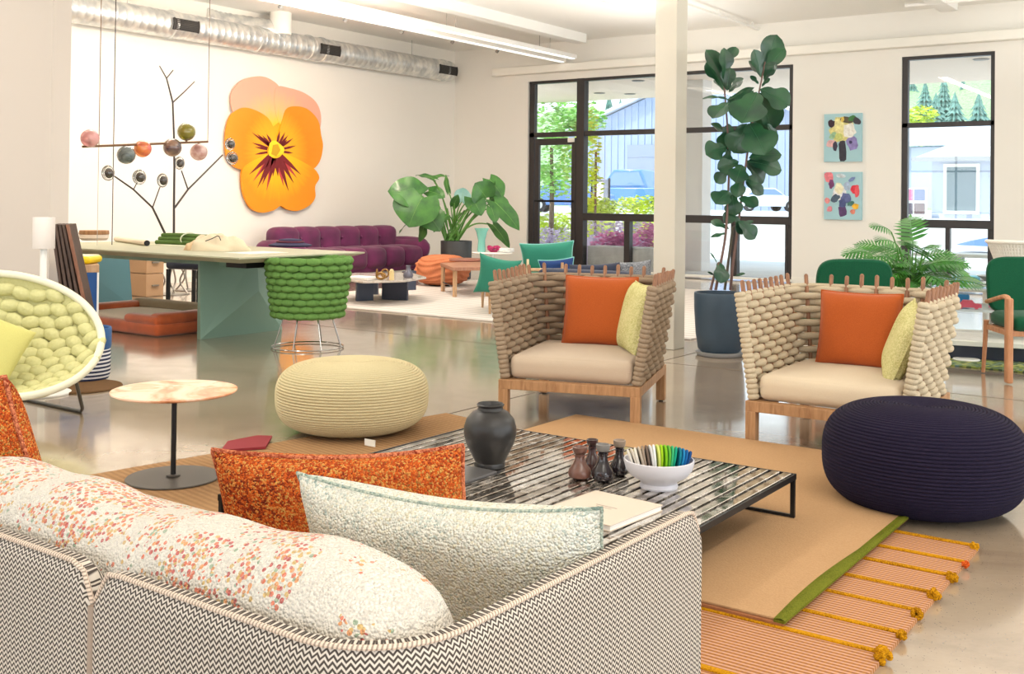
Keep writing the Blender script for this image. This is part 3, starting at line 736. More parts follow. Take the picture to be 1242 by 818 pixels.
for i, py in enumerate((667, 686, 703, 725, 747, 774, 799)):
    e = G(1183-(py-667)*.83, py); m = MUST
    B().box((x0, e.y-.011, .010), (x1-.005, e.y+.011, .018)).obj('mustard_band', m, t, world=True, smooth=False, bevel=.003)
for i in range(3): B().box((x0, y0+.2+i*.2, .010), (x1-.005, y0+.225+i*.2, .018)).obj('mustard_band', MUST, t, world=True, smooth=False, bevel=.003)
ORW = tweed('orange_wool', [(.2, L((170, 66, 20))), (.6, L((226, 100, 40)))], 300, .002)
for i, (px, py) in enumerate(((1182, 665), (1171, 687), (1155, 702), (1133, 724), (1112, 747), (1093, 773), (1070, 798))):
    e = G(px, py-2, .02); b = B(); qr = random.Random(i)
    sc_ = (.016, .013, .02, .021, .018, .016, .026)[i]
    for k in range(26):
        d = Vector((qr.gauss(0, 1), qr.gauss(0, 1), qr.gauss(0, 1))).normalized()*sc_*.72; b.ell(e+d, sc_*.42, nu=6, nv=4)
    b.obj('pompom', ORW if i == 1 else MUST, t, world=True)
# tan rug with green border: two layers
ra = G(698, 505, .02); rb = G(950, 760, .02); rf = G(833, 735, .02)
GRB = tweed('olive_border', [(.2, L((84, 90, 20))), (.6, L((112, 116, 34)))], 400, .001)
X0, X1, Y0, Y1 = ra.x, rb.x, rb.y, ra.y
t = thing('tan_rug', 'flat tan rug with an olive green edge under the low table', 'rug', ((X0+X1)/2, (Y0+Y1)/2, .0185))
B().box((X0, Y0, .0185), (X1-.002, Y1, .026)).obj('under_layer', rugmat('jute_back', (176, 120, 84), (150, 96, 60)), t, world=True, smooth=False)
B().box((X0+.01, Y0+.012, .0265), (X1-.03, Y1-.01, .034)).obj('rug_field', TANR, t, world=True, smooth=False, bevel=.002)
def bf(u, v):
    y = Y0+(Y1-Y0)*u; w_ = .028+.012*math.sin(u*9)
    return Vector((X1-w_*.0-(1-v)*w_*1.3+.006, y, .035+.004*math.sin(v*PI)))
B().grid(bf, 40, 4).box((X1-.03, Y0, .0262), (X1+.004, Y1, .0345)).obj('green_edge', GRB, t, world=True)
# jute mat edge behind the low table (front corner under armchair)
e = G(655, 522, 0)
# white rug far back
f0 = G(413, 374); 
slab('pale_rug', (f0.x-1.4, f0.y), (f0.x+4.4, f0.y+5.2), 0, .015, PALER, 'large pale cream rug in the far left corner under the low marble tables')
# green patterned rug right
g0 = G(1180, 447)
q = NM('green_pattern'); v = q.coord(); cell = q.vor(v, 30, out='Color'); r_ = q.sep(cell)[0]
q.col(q.ramp(r_, [(.2, L((60, 84, 60))), (.45, L((120, 140, 60))), (.7, L((176, 178, 90))), (.9, L((90, 120, 120)))])); q.set(Roughness=.95)
slab('green_rug', (g0.x-.55, g0.y), (g0.x+2.6, g0.y+1.6), 0, .012, q.m, 'green and yellow speckled rug at the right edge beneath the display table')
# maroon swatch and small green scrap on the jute rug
mc = G(300, 541, .012)
b = B(); b.prism([G(268, 549, .012), G(276, 538, .012), G(312, 531, .012), G(330, 531.5, .012), G(322, 545, .012)], (0, 0, .012)); tag(b.obj('fabric_swatch', mk('maroon_felt', (140, 44, 50), .95), world=True, smooth=False), 'dark red felt swatch lying on the jute rug behind the orange pillow', 'fabric')

# ================================================================ rope coil poufs
def pouf(name, label, c, R, Hh, mat, rings, base_mat=None, flat=.5):
    t = thing(name, label, 'pouf', (c[0], c[1], c[2]))
    prof = []; N = rings; fine = 5
    pts = []
    for i in range(0, 401):
        a = -PI/2+PI*i/400; ex = .5
        r = R*math.copysign(abs(math.cos(a))**ex, 1); z = Hh/2+Hh/2*math.copysign(abs(math.sin(a))**.74, a)
        pts.append((r, z))
    # path by arc length
    Ls = [0]
    for i in range(1, len(pts)): Ls.append(Ls[-1]+math.dist(pts[i], pts[i-1]))
    tot = Ls[-1]; start = tot*.16
    ns = N*fine; j = 0; out = []
    for k in range(ns+1):
        s = start+(tot-start)*k/ns
        while j < len(Ls)-2 and Ls[j+1] < s: j += 1
        f = (s-Ls[j])/(Ls[j+1]-Ls[j]+1e-9); r = pts[j][0]+(pts[j+1][0]-pts[j][0])*f; z = pts[j][1]+(pts[j+1][1]-pts[j][1])*f
        dx, dz = pts[j+1][0]-pts[j][0], pts[j+1][1]-pts[j][1]; l = math.hypot(dx, dz)+1e-9; nx, nz = dz/l, -dx/l
        ph = (k % fine)/fine; off = .0032*abs(math.sin(PI*ph))**.6*(2 if R > .3 else 1)
        r2 = max(.0005, r+nx*off)
        out.append((r2, z+nz*off-(.012*math.exp(-(r/.12)**2) if z > Hh*.8 else 0)))
    zmin = out[0][1]; out = [(r, z) for r, z in out]
    B().lathe(out, n=96).obj('coil_cover', mat, t)
    B().lathe([(.001, .0), (out[0][0]*.97, .0), (out[0][0]*1.0, zmin+.01), (.001, zmin+.012)], n=48).obj('base', base_mat or BLACKM, t)
    return t
def ropem(name, c1, c2, sc_=260):
    q = NM(name); v = q.coord(); f = q.noise(v, sc_, 2); l = q.noise(v, 3, 2)
    c = q.mix(f, L(c1), L(c2)); q.col(c); q.set(Roughness=.9); q.b.inputs['Specular IOR Level'].default_value = .2; q.bump(f, .7, .003); return q.m
BEI = ropem('beige_rope', (216, 204, 164), (188, 172, 132)); NAV = ropem('navy_plum_rope', (42, 32, 52), (20, 19, 42))
p1_ = pouf('pouf', 'round beige corded pouf on the jute rug behind the orange pillow', G(427, 520, .012), .405, .365, BEI, 58)
cp2 = G(1119, 614); p2_ = pouf('pouf', 'large round dark navy and plum corded pouf beside the right armchair', (cp2.x, cp2.y, 0.0), .40, .42, NAV, 62)
cc = G(450, 541, .012); tag(B().box((cc.x-.035, cc.y-.01, .012), (cc.x+.035, cc.y-.006, .045), None).obj('care_label', WHITE, world=True, smooth=False), 'small white care label at the foot of the beige pouf', 'label')
cl = bpy.data.objects['care_label']; cl.parent = None
# ================================================================ round side table
c = G(210, 580, .012)
ztt = H-(473-239.5)/1305*dep(c)
t = thing('side_table', 'round side table with glowing peach alabaster top on a black stem', 'table', c)
q = NM('alabaster'); v = q.coord(); n = q.noise(v, 3.5, 6, .6, 1.5); 
q.col(q.ramp(n, [(.28, L((176, 92, 48))), (.4, L((226, 160, 116))), (.5, L((240, 200, 168))), (.62, L((244, 212, 186))), (.7, L((208, 128, 80)))]))
q.set(Roughness=.2); q.b.inputs['Emission Strength'].default_value = .0; ALA = q.m
hz = ztt-.012
B().lathe([(.001, hz-.012), (.262, hz-.012), (.27, hz-.006), (.27, hz), (.001, hz)], n=64).obj('table_top', ALA, t)
B().lathe([(.001, hz-.02), (.08, hz-.02), (.08, hz-.012), (.001, hz-.012)], n=32).obj('top_plate', BLACKM, t)
B().cyl((0,0,.006), (0,0,hz-.018), .0115, n=20).obj('stem', BLACKM, t)
B().lathe([(.001, 0), (.2, 0), (.203, .003), (.2, .007), (.001, .007)], n=64).lathe([(.02, .007), (.03, .009), (.03, .016), (.012, .018)], n=24).obj('base', mk('bronze_grey', (88, 82, 74), .5, metal=.4), t)

# ================================================================ low slatted marble table
fl_ = G(966, 629, .03); dT = dep(fl_); TZ = D(966, 575, dT).z
def marble(name, stops, scale=3, rough=.08, spec=.8, coat=.6, ext=(1,1,1)):
    q = NM(name); v = q.coord(scale=ext); n = q.noise(v, scale, 8, .65, 1.2); q.col(q.ramp(n, stops)); q.set(Roughness=rough)
    q.b.inputs['Specular IOR Level'].default_value = spec; q.b.inputs['Coat Weight'].default_value = coat; q.b.inputs['Coat Roughness'].default_value = .05; q.b.inputs['IOR'].default_value = 1.6
    if spec >= 1:
        pm_ = q.noise(v, 7, 5, .7, 1.0); q.l(q.ramp(pm_, [(.47, (.88,)*3), (.56, (.15,)*3)]), q.b.inputs['Metallic']); q.b.inputs['IOR'].default_value = 2.0
        q.b.inputs['Specular Tint'].default_value = (1, 1, 1, 1)
    return q.m
SLATM = marble('grey_brown_marble', [(.3, L((120, 110, 100))), (.48, L((176, 166, 154))), (.6, L((214, 206, 196))), (.75, L((140, 128, 116)))], 9, .05, 1.0, 1.0)
tr_ = G(966, 575, TZ); tl_ = G(582, 514, TZ)
TX0, TX1, TY1 = tl_.x, tr_.x, tr_.y; TY0 = TY1-1.55
t = thing('coffee_table', 'low wide table of glossy grey marble slats on a black frame', 'table', ((TX0+TX1)/2, (TY0+TY1)/2, .0345))
tt = t
ns = 32; sw_ = (TX1-TX0-.02)/ns
# a slat: crowned section so each one catches the windows along its ridge
b = B(); hw = sw_*.5-.0065; Ls_ = (TY1-TY0-.02)/2
sec = [(-hw, -.010), (-hw, -.0015), (-hw+.003, 0), (hw-.003, 0), (hw, -.0015), (hw, -.010)]
vs = [(x, -Ls_, z) for x, z in sec]+[(x, Ls_, z) for x, z in sec]
b.add(vs, [(i, i+1, i+7, i+6) for i in range(5)]+[(0,6,11,5), (5,4,3,2,1,0), (6,7,8,9,10,11)])
first = None
for i in range(ns):
    M = Matrix.Translation((TX0+.01+sw_*(i+.5), (TY0+TY1)/2, TZ)) 
    M = WM[t.name].inverted() @ M
    if first is None:
        first = b.obj('marble_slat', SLATM, t, smooth=False); first.matrix_local = M; me = first.data
    else:
        o = share('marble_slat', me, t, M)
# per-slat marble: object coordinates are the same, so shift with a random from object info
q = bpy.data.materials['grey_brown_marble'].node_tree
oi = q.nodes.new('ShaderNodeObjectInfo'); mp = [n for n in q.nodes if n.type == 'MAPPING'][0]
cx = q.nodes.new('ShaderNodeCombineXYZ'); mu = q.nodes.new('ShaderNodeMath'); mu.operation = 'MULTIPLY'; mu.inputs[1].default_value = 50
q.links.new(oi.outputs['Random'], mu.inputs[0]); q.links.new(mu.outputs[0], cx.inputs[0]); q.links.new(mu.outputs[0], cx.inputs[2]); q.links.new(cx.outputs[0], mp.inputs['Location'])
B().box((TX0+.004, TY0+.004, TZ-.02), (TX1-.004, TY1-.004, TZ-.011)).obj('under_board', mk('dark_underlay', (52, 48, 46), .6), t, world=True, smooth=False)
f = B(); th = .012
f.box((TX0, TY0, TZ-.022), (TX1, TY0+th, TZ)).box((TX0, TY1-th*.6, TZ-.022), (TX1, TY1, TZ)).box((TX0, TY0, TZ-.022), (TX0+th*.6, TY1, TZ)).box((TX1-th*.6, TY0, TZ-.022), (TX1, TY1, TZ))
f.obj('top_frame', BLACKM, t, world=True, smooth=False)
for (x, y) in ((TX0+.01, TY0+.01), (TX1-.01, TY0+.01), (TX1-.01, TY1-.01), (TX0+.01, TY1-.01)):
    B().box((x-.008, y-.008, .0345), (x+.008, y+.008, TZ-.01)).obj('leg', BLACKM, t, world=True, smooth=False)
for y in (TY0+.01, TY1-.01):
    B().box((TX0+.01, y-.006, .0345), (TX1-.01, y+.006, .046)).obj('foot_rail', BLACKM, t, world=True, smooth=False)

# things on it
ZT = TZ+.001
def lathe_thing(name, label, cat, c, prof, mat, n=40, **k):
    o = B().lathe(prof, n=n).obj(name, mat); o.location = c; WM[o.name] = Matrix.Translation(c); return tag(o, label, cat, **k)
c = G(594, 566, ZT); s = dep(c)/1305
BLK = mk('burnished_black_clay', (44, 42, 41), .38, bump=.25, bs=25, var=.2, vs=12)
o = lathe_thing('vase', 'round burnished black clay vase at the left end of the slatted table', 'vase', c,
    [(.001,0),(18.5*s,0),(19*s,3*s),(18*s,6*s),(23*s,16*s),(29*s,28*s),(32*s,40*s),(32*s,48*s),(29*s,58*s),(22*s,66*s),(16*s,69*s),(15*s,72*s),(17*s,75*s),(15.5*s,76.5*s),(13.5*s,74*s),(13*s,68*s),(.001,60*s)], BLK, 56)
BR1 = mk('brown_glaze', (112, 76, 64), .3, var=.3, vs=25, coat=.3); BR2 = mk('dark_brown_glaze', (66, 42, 40), .25, var=.35, vs=25, coat=.4); BR3 = mk('black_plum_glaze', (40, 32, 36), .18, var=.4, vs=20, coat=.6); RIMG = mk('grey_rim_glaze', (128, 124, 120), .35)
for (px, py, w_, h_, m, lab) in ((703, 581, 14.5, 39, BR1, 'squat reddish brown bottle vase, leftmost of the four small ones'), (718, 571, 11, 38, BR2, 'brown bottle vase behind, second of the four small ones'),
        (731, 584, 13.5, 45, BR3, 'glossy black bottle vase with grey collar, frontmost of the four small ones'), (751, 577, 12, 43, BR3, 'dark bottle vase with pale flared mouth, nearest the white bowl')):
    c = G(px, py, ZT); s = dep(c)/1305; R = w_*s; Hh = h_*s
    prof = [(.001,0),(.55*R,0),(.92*R,.08*Hh),(R,.2*Hh),(.9*R,.32*Hh),(.6*R,.46*Hh),(.42*R,.6*Hh),(.40*R,.78*Hh)]
    rim = [(.40*R,.78*Hh),(.55*R,.82*Hh),(.62*R,.9*Hh),(.64*R,.99*Hh),(.56*R,1.0*Hh),(.48*R,.94*Hh),(.3*R,.8*Hh),(.001,.78*Hh)]
    t = thing('bottle_vase', lab, 'vase', c, 0, 'small bottle vases on the low table')
    B().lathe(prof+rim[:2], n=32).obj('body', m, t); B().lathe(rim, n=32).obj('neck', RIMG if (px in (731,)) else (mk('pale_rim', (150, 132, 116), .4) if px == 751 else m), t)
    B().lathe([(.42*R,.7*Hh),(.5*R,.72*Hh),(.5*R,.75*Hh),(.42*R,.77*Hh)], n=32).obj('collar', m, t)
c = G(799, 591, ZT); s = dep(c)/1305; BW = mk('white_stoneware', (214, 212, 218), .45)
bowlc = c
t = thing('bowl', 'white footed bowl full of felt colour discs on the slatted table', 'bowl', c)
B().lathe([(.001,0),(22*s,0),(23*s,2*s),(21.5*s,6*s),(24*s,9.5*s),(34*s,15*s),(40*s,22*s),(42.5*s,31*s),(42.5*s,34*s),(41*s,34.5*s),(40*s,31*s),(37*s,22*s),(30*s,15*s),(.001,11*s)], n=64).obj('bowl_body', BW, t)
B().lathe([(.001,0),(22.4*s,-.0005),(23.4*s,2*s),(21.9*s,5.5*s)], n=64).obj('foot', BW, t)
cols = [(206,200,190,'pale stone'),(196,186,172,'oatmeal'),(216,210,198,'ivory'),(180,166,150,'taupe'),(150,132,116,'mocha'),(104,88,78,'dark brown'),(206,204,200,'light grey'),(226,226,222,'white'),(198,206,110,'pale lime'),(150,190,30,'lime'),(120,180,30,'leaf green'),(90,165,60,'green'),(60,170,110,'mint green'),(20,150,120,'emerald'),(10,110,130,'petrol'),(30,120,170,'sky blue'),(20,90,150,'blue'),(20,66,120,'dark blue')]
rr_ = 18.5*s
for i, (r, g, bl, nm) in enumerate(cols):
    k = (i-8.5)/8.5; x = k*33*s; zc = (30+3*(1-k*k))*s; rd = rr_*(1-.16*k*k)
    m = mk('felt_'+nm.replace(' ', '_'), (r, g, bl), .9, spec=.2)
    M = Matrix.Translation(c) @ Matrix.Rotation(YAW*.9, 4, 'Z') @ Matrix.Translation((x, -2*s, zc)) @ Matrix.Rotation(math.radians(90+k*20), 4, 'Y') @ Matrix.Rotation(rnd.uniform(-.1,.1), 4, 'X')
    o = B().lathe([(.001,-.0048),(rd*.93,-.0048),(rd,-.0025),(rd,.0025),(rd*.93,.0048),(.001,.0048)], n=28).obj('felt_disc', m)
    o.matrix_world = M; WM[o.name] = M
    tag(o, '%s felt sample disc standing in the white bowl' % nm, 'disc', 'felt sample discs in the white bowl')
bpy.data.objects['bowl']
# book
bk = [G(px, py, ZT+.02) for px, py in ((722, 595), (804, 613), (748, 640))]
e1 = bk[1]-bk[0]; cx_ = (bk[0]+bk[2])/2
x0, x1 = min(bk[0].x, bk[2].x)-.0, bk[1].x; 
w_ = e1.length; d_ = (bk[2]-bk[1]).length; an = math.atan2(e1.y, e1.x)
t = thing('book', 'closed cream hardback book lying on the slatted table', 'book', (bk[1].x, bk[1].y, ZT), an)
PAPER = mk('paper', (236, 232, 226), .8); COV = mk('cream_cover', (214, 198, 180), .6)
B().box((-w_, -d_, .018), (0, 0, .021)).box((-w_, -d_, 0), (0, 0, .003)).box((-w_, -d_, 0), (-w_+.004, 0, .021)).obj('cover', COV, t, smooth=False, bevel=.0008)
B().box((-w_+.004, -d_+.004, .003), (-.004, -.004, .018)).obj('pages', PAPER, t, smooth=False)
PRN = mk('print_grey', (160, 146, 132), .7)
B().box((-w_*.62, -d_*.47, .021), (-w_*.32, -d_*.45, .0213)).box((-w_*.58, -d_*.52, .021), (-w_*.36, -d_*.505, .0213)).obj('title_lines', PRN, t, smooth=False)
# slim dark tablet by the vase
c1 = G(566, 578, ZT); t = thing('tablet', 'slim dark grey tablet on the slatted table beside the black vase', 'tablet', c1, .0)
B().box((-.16, -.13, 0), (.07, .10, .012)).obj('body', mk('space_grey', (112, 110, 110), .35, metal=.4), t, smooth=False, bevel=.004)
B().box((.0, -.115, .0122), (.05, -.10, .022)).obj('pen', BLACKM, t, smooth=False, bevel=.002)
# ================================================================ cushions
def pillow_bm(w, h, t, pinch=.05, n=28, sag=0, seed=0, bulge=.5):
    b = B(); q = random.Random(seed); ph = q.uniform(0, 6)
    def side(sg):
        def fn(u, v):
            a, c = 2*u-1, 2*v-1
            a = math.sin(a*PI/2)*.6+a*.4; c = math.sin(c*PI/2)*.6+c*.4
            x = w/2*a*(1-pinch*(1-c*c)*a*a); z = h/2*c*(1-pinch*(1-a*a)*c*c)
            if sag: z -= sag*(1-a*a)*(.5+.5*c)
            T = t/2*max(0, (1-a**4)*(1-c**4))**bulge
            T *= 1+.05*math.sin(a*4+ph)*math.cos(c*3+ph)
            return Vector((x, sg*T, z))
        return fn
    b.grid(side(-1), n, n); b.grid(side(1), n, n, flip=True)
    edge = []
    f = side(1)
    for i in range(n): edge.append(f(i/n, 0))
    for i in range(n): edge.append(f(1, i/n))
    for i in range(n): edge.append(f(1-i/n, 1))
    for i in range(n): edge.append(f(0, 1-i/n))
    return b, edge
def pillow(name, label, cat, M, w, h, t, mat, pipe=None, pr=.006, group=None, **k):
    b, e = pillow_bm(w, h, t, **k)
    o = b.obj(name, mat); o.matrix_world = M; WM[o.name] = M; tag(o, label, cat, group)
    for p in o.data.polygons: pass
    if pipe:
        p = B().tube(e, pr, 8, closed=True).obj('piping', pipe, o)
    return o
def lean(loc, rz, back=0, roll=0):        # upright cushion: faces -y before rotation, leans backwards
    return Matrix.Translation(loc) @ Matrix.Rotation(rz, 4, 'Z') @ Matrix.Rotation(-back, 4, 'X') @ Matrix.Rotation(roll, 4, 'Y')

# ================================================================ rope armchairs
SEATM = weave('seat_linen', (206, 186, 162), (186, 166, 144))
SEATC = weave('seat_cream', (226, 208, 180), (208, 188, 160))
TAUP = ropem('taupe_rope', (172, 152, 128), (140, 120, 98), 200); CREM = ropem('cream_rope', (214, 200, 172), (182, 164, 136), 200)
def armchair(label, loc, rz, rope, seatm):
    t = thing('rope_armchair', label, 'armchair', loc, rz)
    hw, dd, rc = .383, .87, .13
    fr = .028
    leg0 = None
    for (x, y) in ((-hw, 0), (hw, 0), (hw, dd), (-hw, dd)):
        if leg0 is None:
            leg0 = B().box((-fr, -fr, 0.008), (fr, fr, .175)).obj('leg', TEAK, t, smooth=False, bevel=.003); leg0.location = (x, y, 0)
            ft = B().cyl((0,0,0), (0,0,.01), .014, n=10).obj('foot_glide', BLACKM, leg0)
        else:
            l2 = leg0.copy(); C.objects.link(l2); l2.location = (x, y, 0); f2 = ft.copy(); C.objects.link(f2); f2.parent = l2
    for a, c in (((-hw-fr, -fr, .173), (hw+fr, fr, .228)), ((-hw-fr, dd-fr, .173), (hw+fr, dd+fr, .228)), ((-hw-fr, fr, .173), (-hw+fr, dd-fr, .228)), ((hw-fr, fr, .173), (hw+fr, dd-fr, .228))):
        B().box(a, c).obj('seat_rail', TEAK, t, smooth=False, bevel=.003)
    # U path with normals
    P = []
    def add(x, y, nx, ny): P.append((Vector((x, y, 0)), Vector((nx, ny, 0))))
    st = .01
    y = .03
    while y < dd-rc: add(-hw, y, -1, 0); y += st
    k = int(rc*PI/2/st)
    for i in range(k+1):
        a = PI-(PI/2)*i/k; add(-hw+rc+rc*math.cos(a), dd-rc+rc*math.sin(a), math.cos(a), math.sin(a))
    x = -hw+rc+st
    while x < hw-rc: add(x, dd, 0, 1); x += st
    for i in range(k+1):
        a = PI/2-(PI/2)*i/k; add(hw-rc+rc*math.cos(a), dd-rc+rc*math.sin(a), math.cos(a), math.sin(a))
    y = dd-rc-st
    while y > .03: add(hw, y, 1, 0); y -= st
    Ltot = (len(P)-1)*st; npeg = 27; sp = Ltot/npeg
    def at_(s, z, off=0):
        f = max(0, min(len(P)-1.001, s/st)); i = int(f); p = P[i][0].lerp(P[i+1][0], f-i); n = P[i][1].lerp(P[i+1][1], f-i).normalized()
        fl = .075*(z-.24)/.5
        return Vector((p.x, p.y, z))+n*(fl+off)
    q = random.Random(int(loc[0]*100))
    for i in range(npeg):
        s = (i+.5)*sp; top = .845+q.uniform(-.008, .008)
        B().tube([at_(s, .225), at_(s, .5), at_(s, top-.01), at_(s, top-.003), at_(s, top)], [.0125, .0125, .0125, .009, .004], 10).obj('peg', PEGW, t)
    rows = 14; dz = .0385
    for k in range(rows):
        pts = []; n = npeg*8
        for j in range(n+1):
            s = Ltot*j/n; ph = math.cos(PI*(s/sp-.5)+k*PI); ph = math.copysign(abs(ph)**.55, ph)
            z = .252+dz*k+q.uniform(-.001, .001)
            pts.append(at_(s, z, .0185*ph))
        B().tube(pts, .0200, 10, flat=1.0, up=(0, 0, 1)).obj('rope_row', rope, t)
    for s_, sx_ in ((0, -1), (Ltot, 1)):
        b = B(); zz = .232; pts = []; rr = []
        nr = 21; 
        for k in range(nr*5+1):
            z = zz+(.785-zz)*k/(nr*5); p = at_(s_, z); p.y -= .012; p.x += 0; pts.append(p); rr.append(.024+.0075*abs(math.sin(PI*(k % 5)/5))**.6 if k % 5 else .024)
        b.tube(pts, rr, 14, up=(1, 0, 0)).obj('rope_wrap', rope, t)
    B().tube([at_(Ltot*j/80, .232+dz*rows+.004, 0) for j in range(81)], .012, 8).obj('top_cord', rope, t)
    B().rbox((0, .40, .297), (2*hw-.05, .78, .135), .04, puff=.012).obj('seat_cushion', seatm, t)
    b = B(); z = .30
    b.tube([(-hw+.03, .012, z), (hw-.03, .012, z)], .0015, 6).obj('cushion_seam', seatm, t)
    return t
FR, BR_, BL_ = G(771, 519.5), G(818, 488.5), G(689, 480)
dx = (BR_-BL_); a1 = math.atan2(dx.y, dx.x); ux = Vector((math.cos(a1), math.sin(a1), 0)); uy = Vector((-ux.y, ux.x, 0))
c1 = FR-ux*.383
ch1 = armchair('taupe rope woven armchair with dark wooden pegs, left of the pair, behind the slatted table', c1, a1, TAUP, SEATM)
FL2 = G(912, 539); dd2 = G(1014, 504, .228)-G(905, 491, .228); a2 = math.atan2(dd2.y, dd2.x)
ux2 = Vector((math.cos(a2), math.sin(a2), 0)); uy2 = Vector((-ux2.y, ux2.x, 0)); c2 = FL2+ux2*.383
ch2 = armchair('cream rope woven armchair with pinkish wooden pegs, right of the pair, behind the dark pouf', c2, a2, CREM, SEATC)
RUST = weave('rust_wool', (196, 98, 44), (158, 72, 30), 240); LEM = tweed('pale_yellow_wool', [(.2, L((196, 190, 120))), (.7, L((226, 218, 160)))], 160, .004)
def loc_(c, ux, uy, x, y, z): return Vector(c)+ux*x+uy*y+Vector((0, 0, z))
pillow('cushion', 'square rust orange cushion on the left rope armchair', 'cushion', lean(loc_(c1, ux, uy, .03, .66, .36+.21), a1, math.radians(13)), .46, .44, .16, RUST, RUST)
pillow('cushion', 'pale yellow cushion leaning on the right arm of the left rope armchair', 'cushion', lean(loc_(c1, ux, uy, .285, .48, .36+.20), a1-1.15, math.radians(14)), .42, .42, .13, LEM, LEM)
pillow('cushion', 'square rust orange cushion on the right rope armchair', 'cushion', lean(loc_(c2, ux2, uy2, -.02, .66, .36+.20), a2, math.radians(13)), .45, .42, .16, RUST, RUST)
pillow('cushion', 'pale yellow cushion slumped by the right arm of the right rope armchair', 'cushion', lean(loc_(c2, ux2, uy2, .27, .40, .36+.17), a2-1.2, math.radians(20), math.radians(18)), .40, .38, .12, LEM, LEM)

# ================================================================ foreground sofa
ZS = .66
q = NM('chevron_weave'); tcx = q.n('ShaderNodeUVMap'); s = q.sep(tcx.outputs[0])
tri = q.math('MULTIPLY', q.math('ABSOLUTE', q.math('SUBTRACT', q.math('FRACT', q.math('DIVIDE', s[0], .0125)), .5)), 2)
ph = q.math('FRACT', q.math('ADD', q.math('DIVIDE', s[1], .0092), q.math('MULTIPLY', tri, .8)))
st = q.math('ABSOLUTE', q.math('SUBTRACT', ph, .5))
fac = q.ramp(st, [(.2, (0,0,0)), (.3, (1,1,1))])
q.col(q.mix(fac, L((80, 72, 66)), L((214, 203, 190)))); q.set(Roughness=.85); q.b.inputs['Specular IOR Level'].default_value = .2; q.bump(fac, .6, .002); CHEV = q.m
q = NM('whipstitch'); tcx = q.n('ShaderNodeUVMap'); s = q.sep(tcx.outputs[0])
tri = q.math('FRACT', q.math('ADD', q.math('DIVIDE', s[0], .0065), q.math('MULTIPLY', s[1], 1.0)))
q.col(q.ramp(tri, [(.35, L((158, 140, 124))), (.5, L((224, 202, 182)))])); q.set(Roughness=.85); STITCH = q.m
FLR = NM('floral_boucle'); q = FLR; v = q.coord()
vo = q.n('ShaderNodeTexVoronoi'); q.l(v, vo.inputs['Vector']); vo.inputs['Scale'].default_value = 118; vo.inputs['Randomness'].default_value = 1
cr = q.sep(vo.outputs['Color']); spot = q.math('LESS_THAN', vo.outputs['Distance'], .5)
big = q.noise(v, 8.5, 2, .5, .8); msk = q.math('GREATER_THAN', q.math('ADD', big, q.math('MULTIPLY', cr[1], .12)), .56)
pc = q.ramp(cr[0], [(0, L((196, 64, 56))), (.2, L((224, 104, 60))), (.48, L((232, 150, 78))), (.7, L((216, 176, 96))), (.93, L((150, 172, 140)))], 'CONSTANT')
base = q.mix(q.noise(v, 120, 2), L((244, 236, 222)), L((222, 212, 196)))
q.col(q.mix(q.math('MULTIPLY', q.math('MULTIPLY', spot, msk), .85), base, pc)); q.set(Roughness=.95); q.b.inputs['Specular IOR Level'].default_value = .1; q.b.inputs['Sheen Weight'].default_value = .3
cl_ = q.vor(v, 210); q.bump(q.math('MULTIPLY', cl_, -1), 1, .006); FLR = q.m
XA, Y0_, YE = -.9, 1.02, 1.93; XLs = -3.35; RC = .17
path = []; L_ = 0
def pp(x, y, nx, ny): path.append((Vector((x, y)), Vector((nx, ny))))
XS = -1.53
n = 70
for i in range(n): pp(XLs+(XA-RC-XLs)*i/n, Y0_, 0, -1)
for i in range(25): a = -PI/2+PI/2*i/24; pp(XA-RC+RC*math.cos(a), Y0_+RC+RC*math.sin(a), math.cos(a), math.sin(a))
for i in range(1, 31): pp(XA, Y0_+RC+(YE-Y0_-RC)*i/30, 1, 0)
arc = [0]
for i in range(1, len(path)): arc.append(arc[-1]+(path[i][0]-path[i-1][0]).length)
tot = arc[-1]
sofa = thing('sofa', 'foreground sofa with woven black and cream chevron shell seen from behind', 'sofa', ((XLs+XA)/2, (Y0_+YE)/2, .012))
thk = .045
def shell(i0, i1, name, rl, rr):
    sec = [(0, .05, 0)]; 
    def ztop(i):
        z = ZS; 
        dl, dr_ = arc[i]-arc[i0], arc[i1]-arc[i]
        for d_, r_ in ((dl, rl), (dr_, rr)):
            if d_ < r_: z -= r_-math.sqrt(max(0, r_*r_-(r_-d_)**2))
        return z
    def fn(u, v):
        f = u*(i1-i0)+i0; i = int(round(f)); p, nn = path[i]; z = ztop(i)
        if rr > .06 and i == i1: z = z
        H_ = z-.05; per = H_+thk*1.4+H_*.9
        d = v*per
        if d <= H_-thk/2: off, zz = 0, .05+d
        elif d <= H_-thk/2+thk*PI/2: a = (d-(H_-thk/2))/(thk/2); off, zz = -(thk/2-thk/2*math.cos(a)), z-thk/2+thk/2*math.sin(a)
        else: off, zz = -thk, max(.06, z-thk/2-(d-(H_-thk/2+thk*PI/2)))
        lean_ = .05*(zz-ZS) if False else 0
        return (Vector((p.x+nn.x*(off+lean_), p.y+nn.y*(off+lean_), zz)), (arc[i], zz if d <= H_ else z+(z-zz)))
    b = B().grid(fn, i1-i0, 60)
    o = b.obj(name, CHEV, sofa, world=True)
    pts = []; 
    for i in range(i0, i1+1): p, nn = path[i]; pts.append((p.x-nn.x*.008, p.y-nn.y*.008, ztop(i)-.002))
    b = B(); k = 8; r_ = .0042
    vs = []; uv = []; fs = []; Lc = 0
    pv = [Vector(p) for p in pts]; acc = [0]
    for i in range(1, len(pv)): acc.append(acc[-1]+(pv[i]-pv[i-1]).length)
    b.tube(pv, r_, k); b.uv = {i: (acc[min(i//k, len(acc)-1)], (i % k)/k) for i in range(len(b.v))}
    b.obj('edge_stitching', STITCH, o, world=True)
    return o
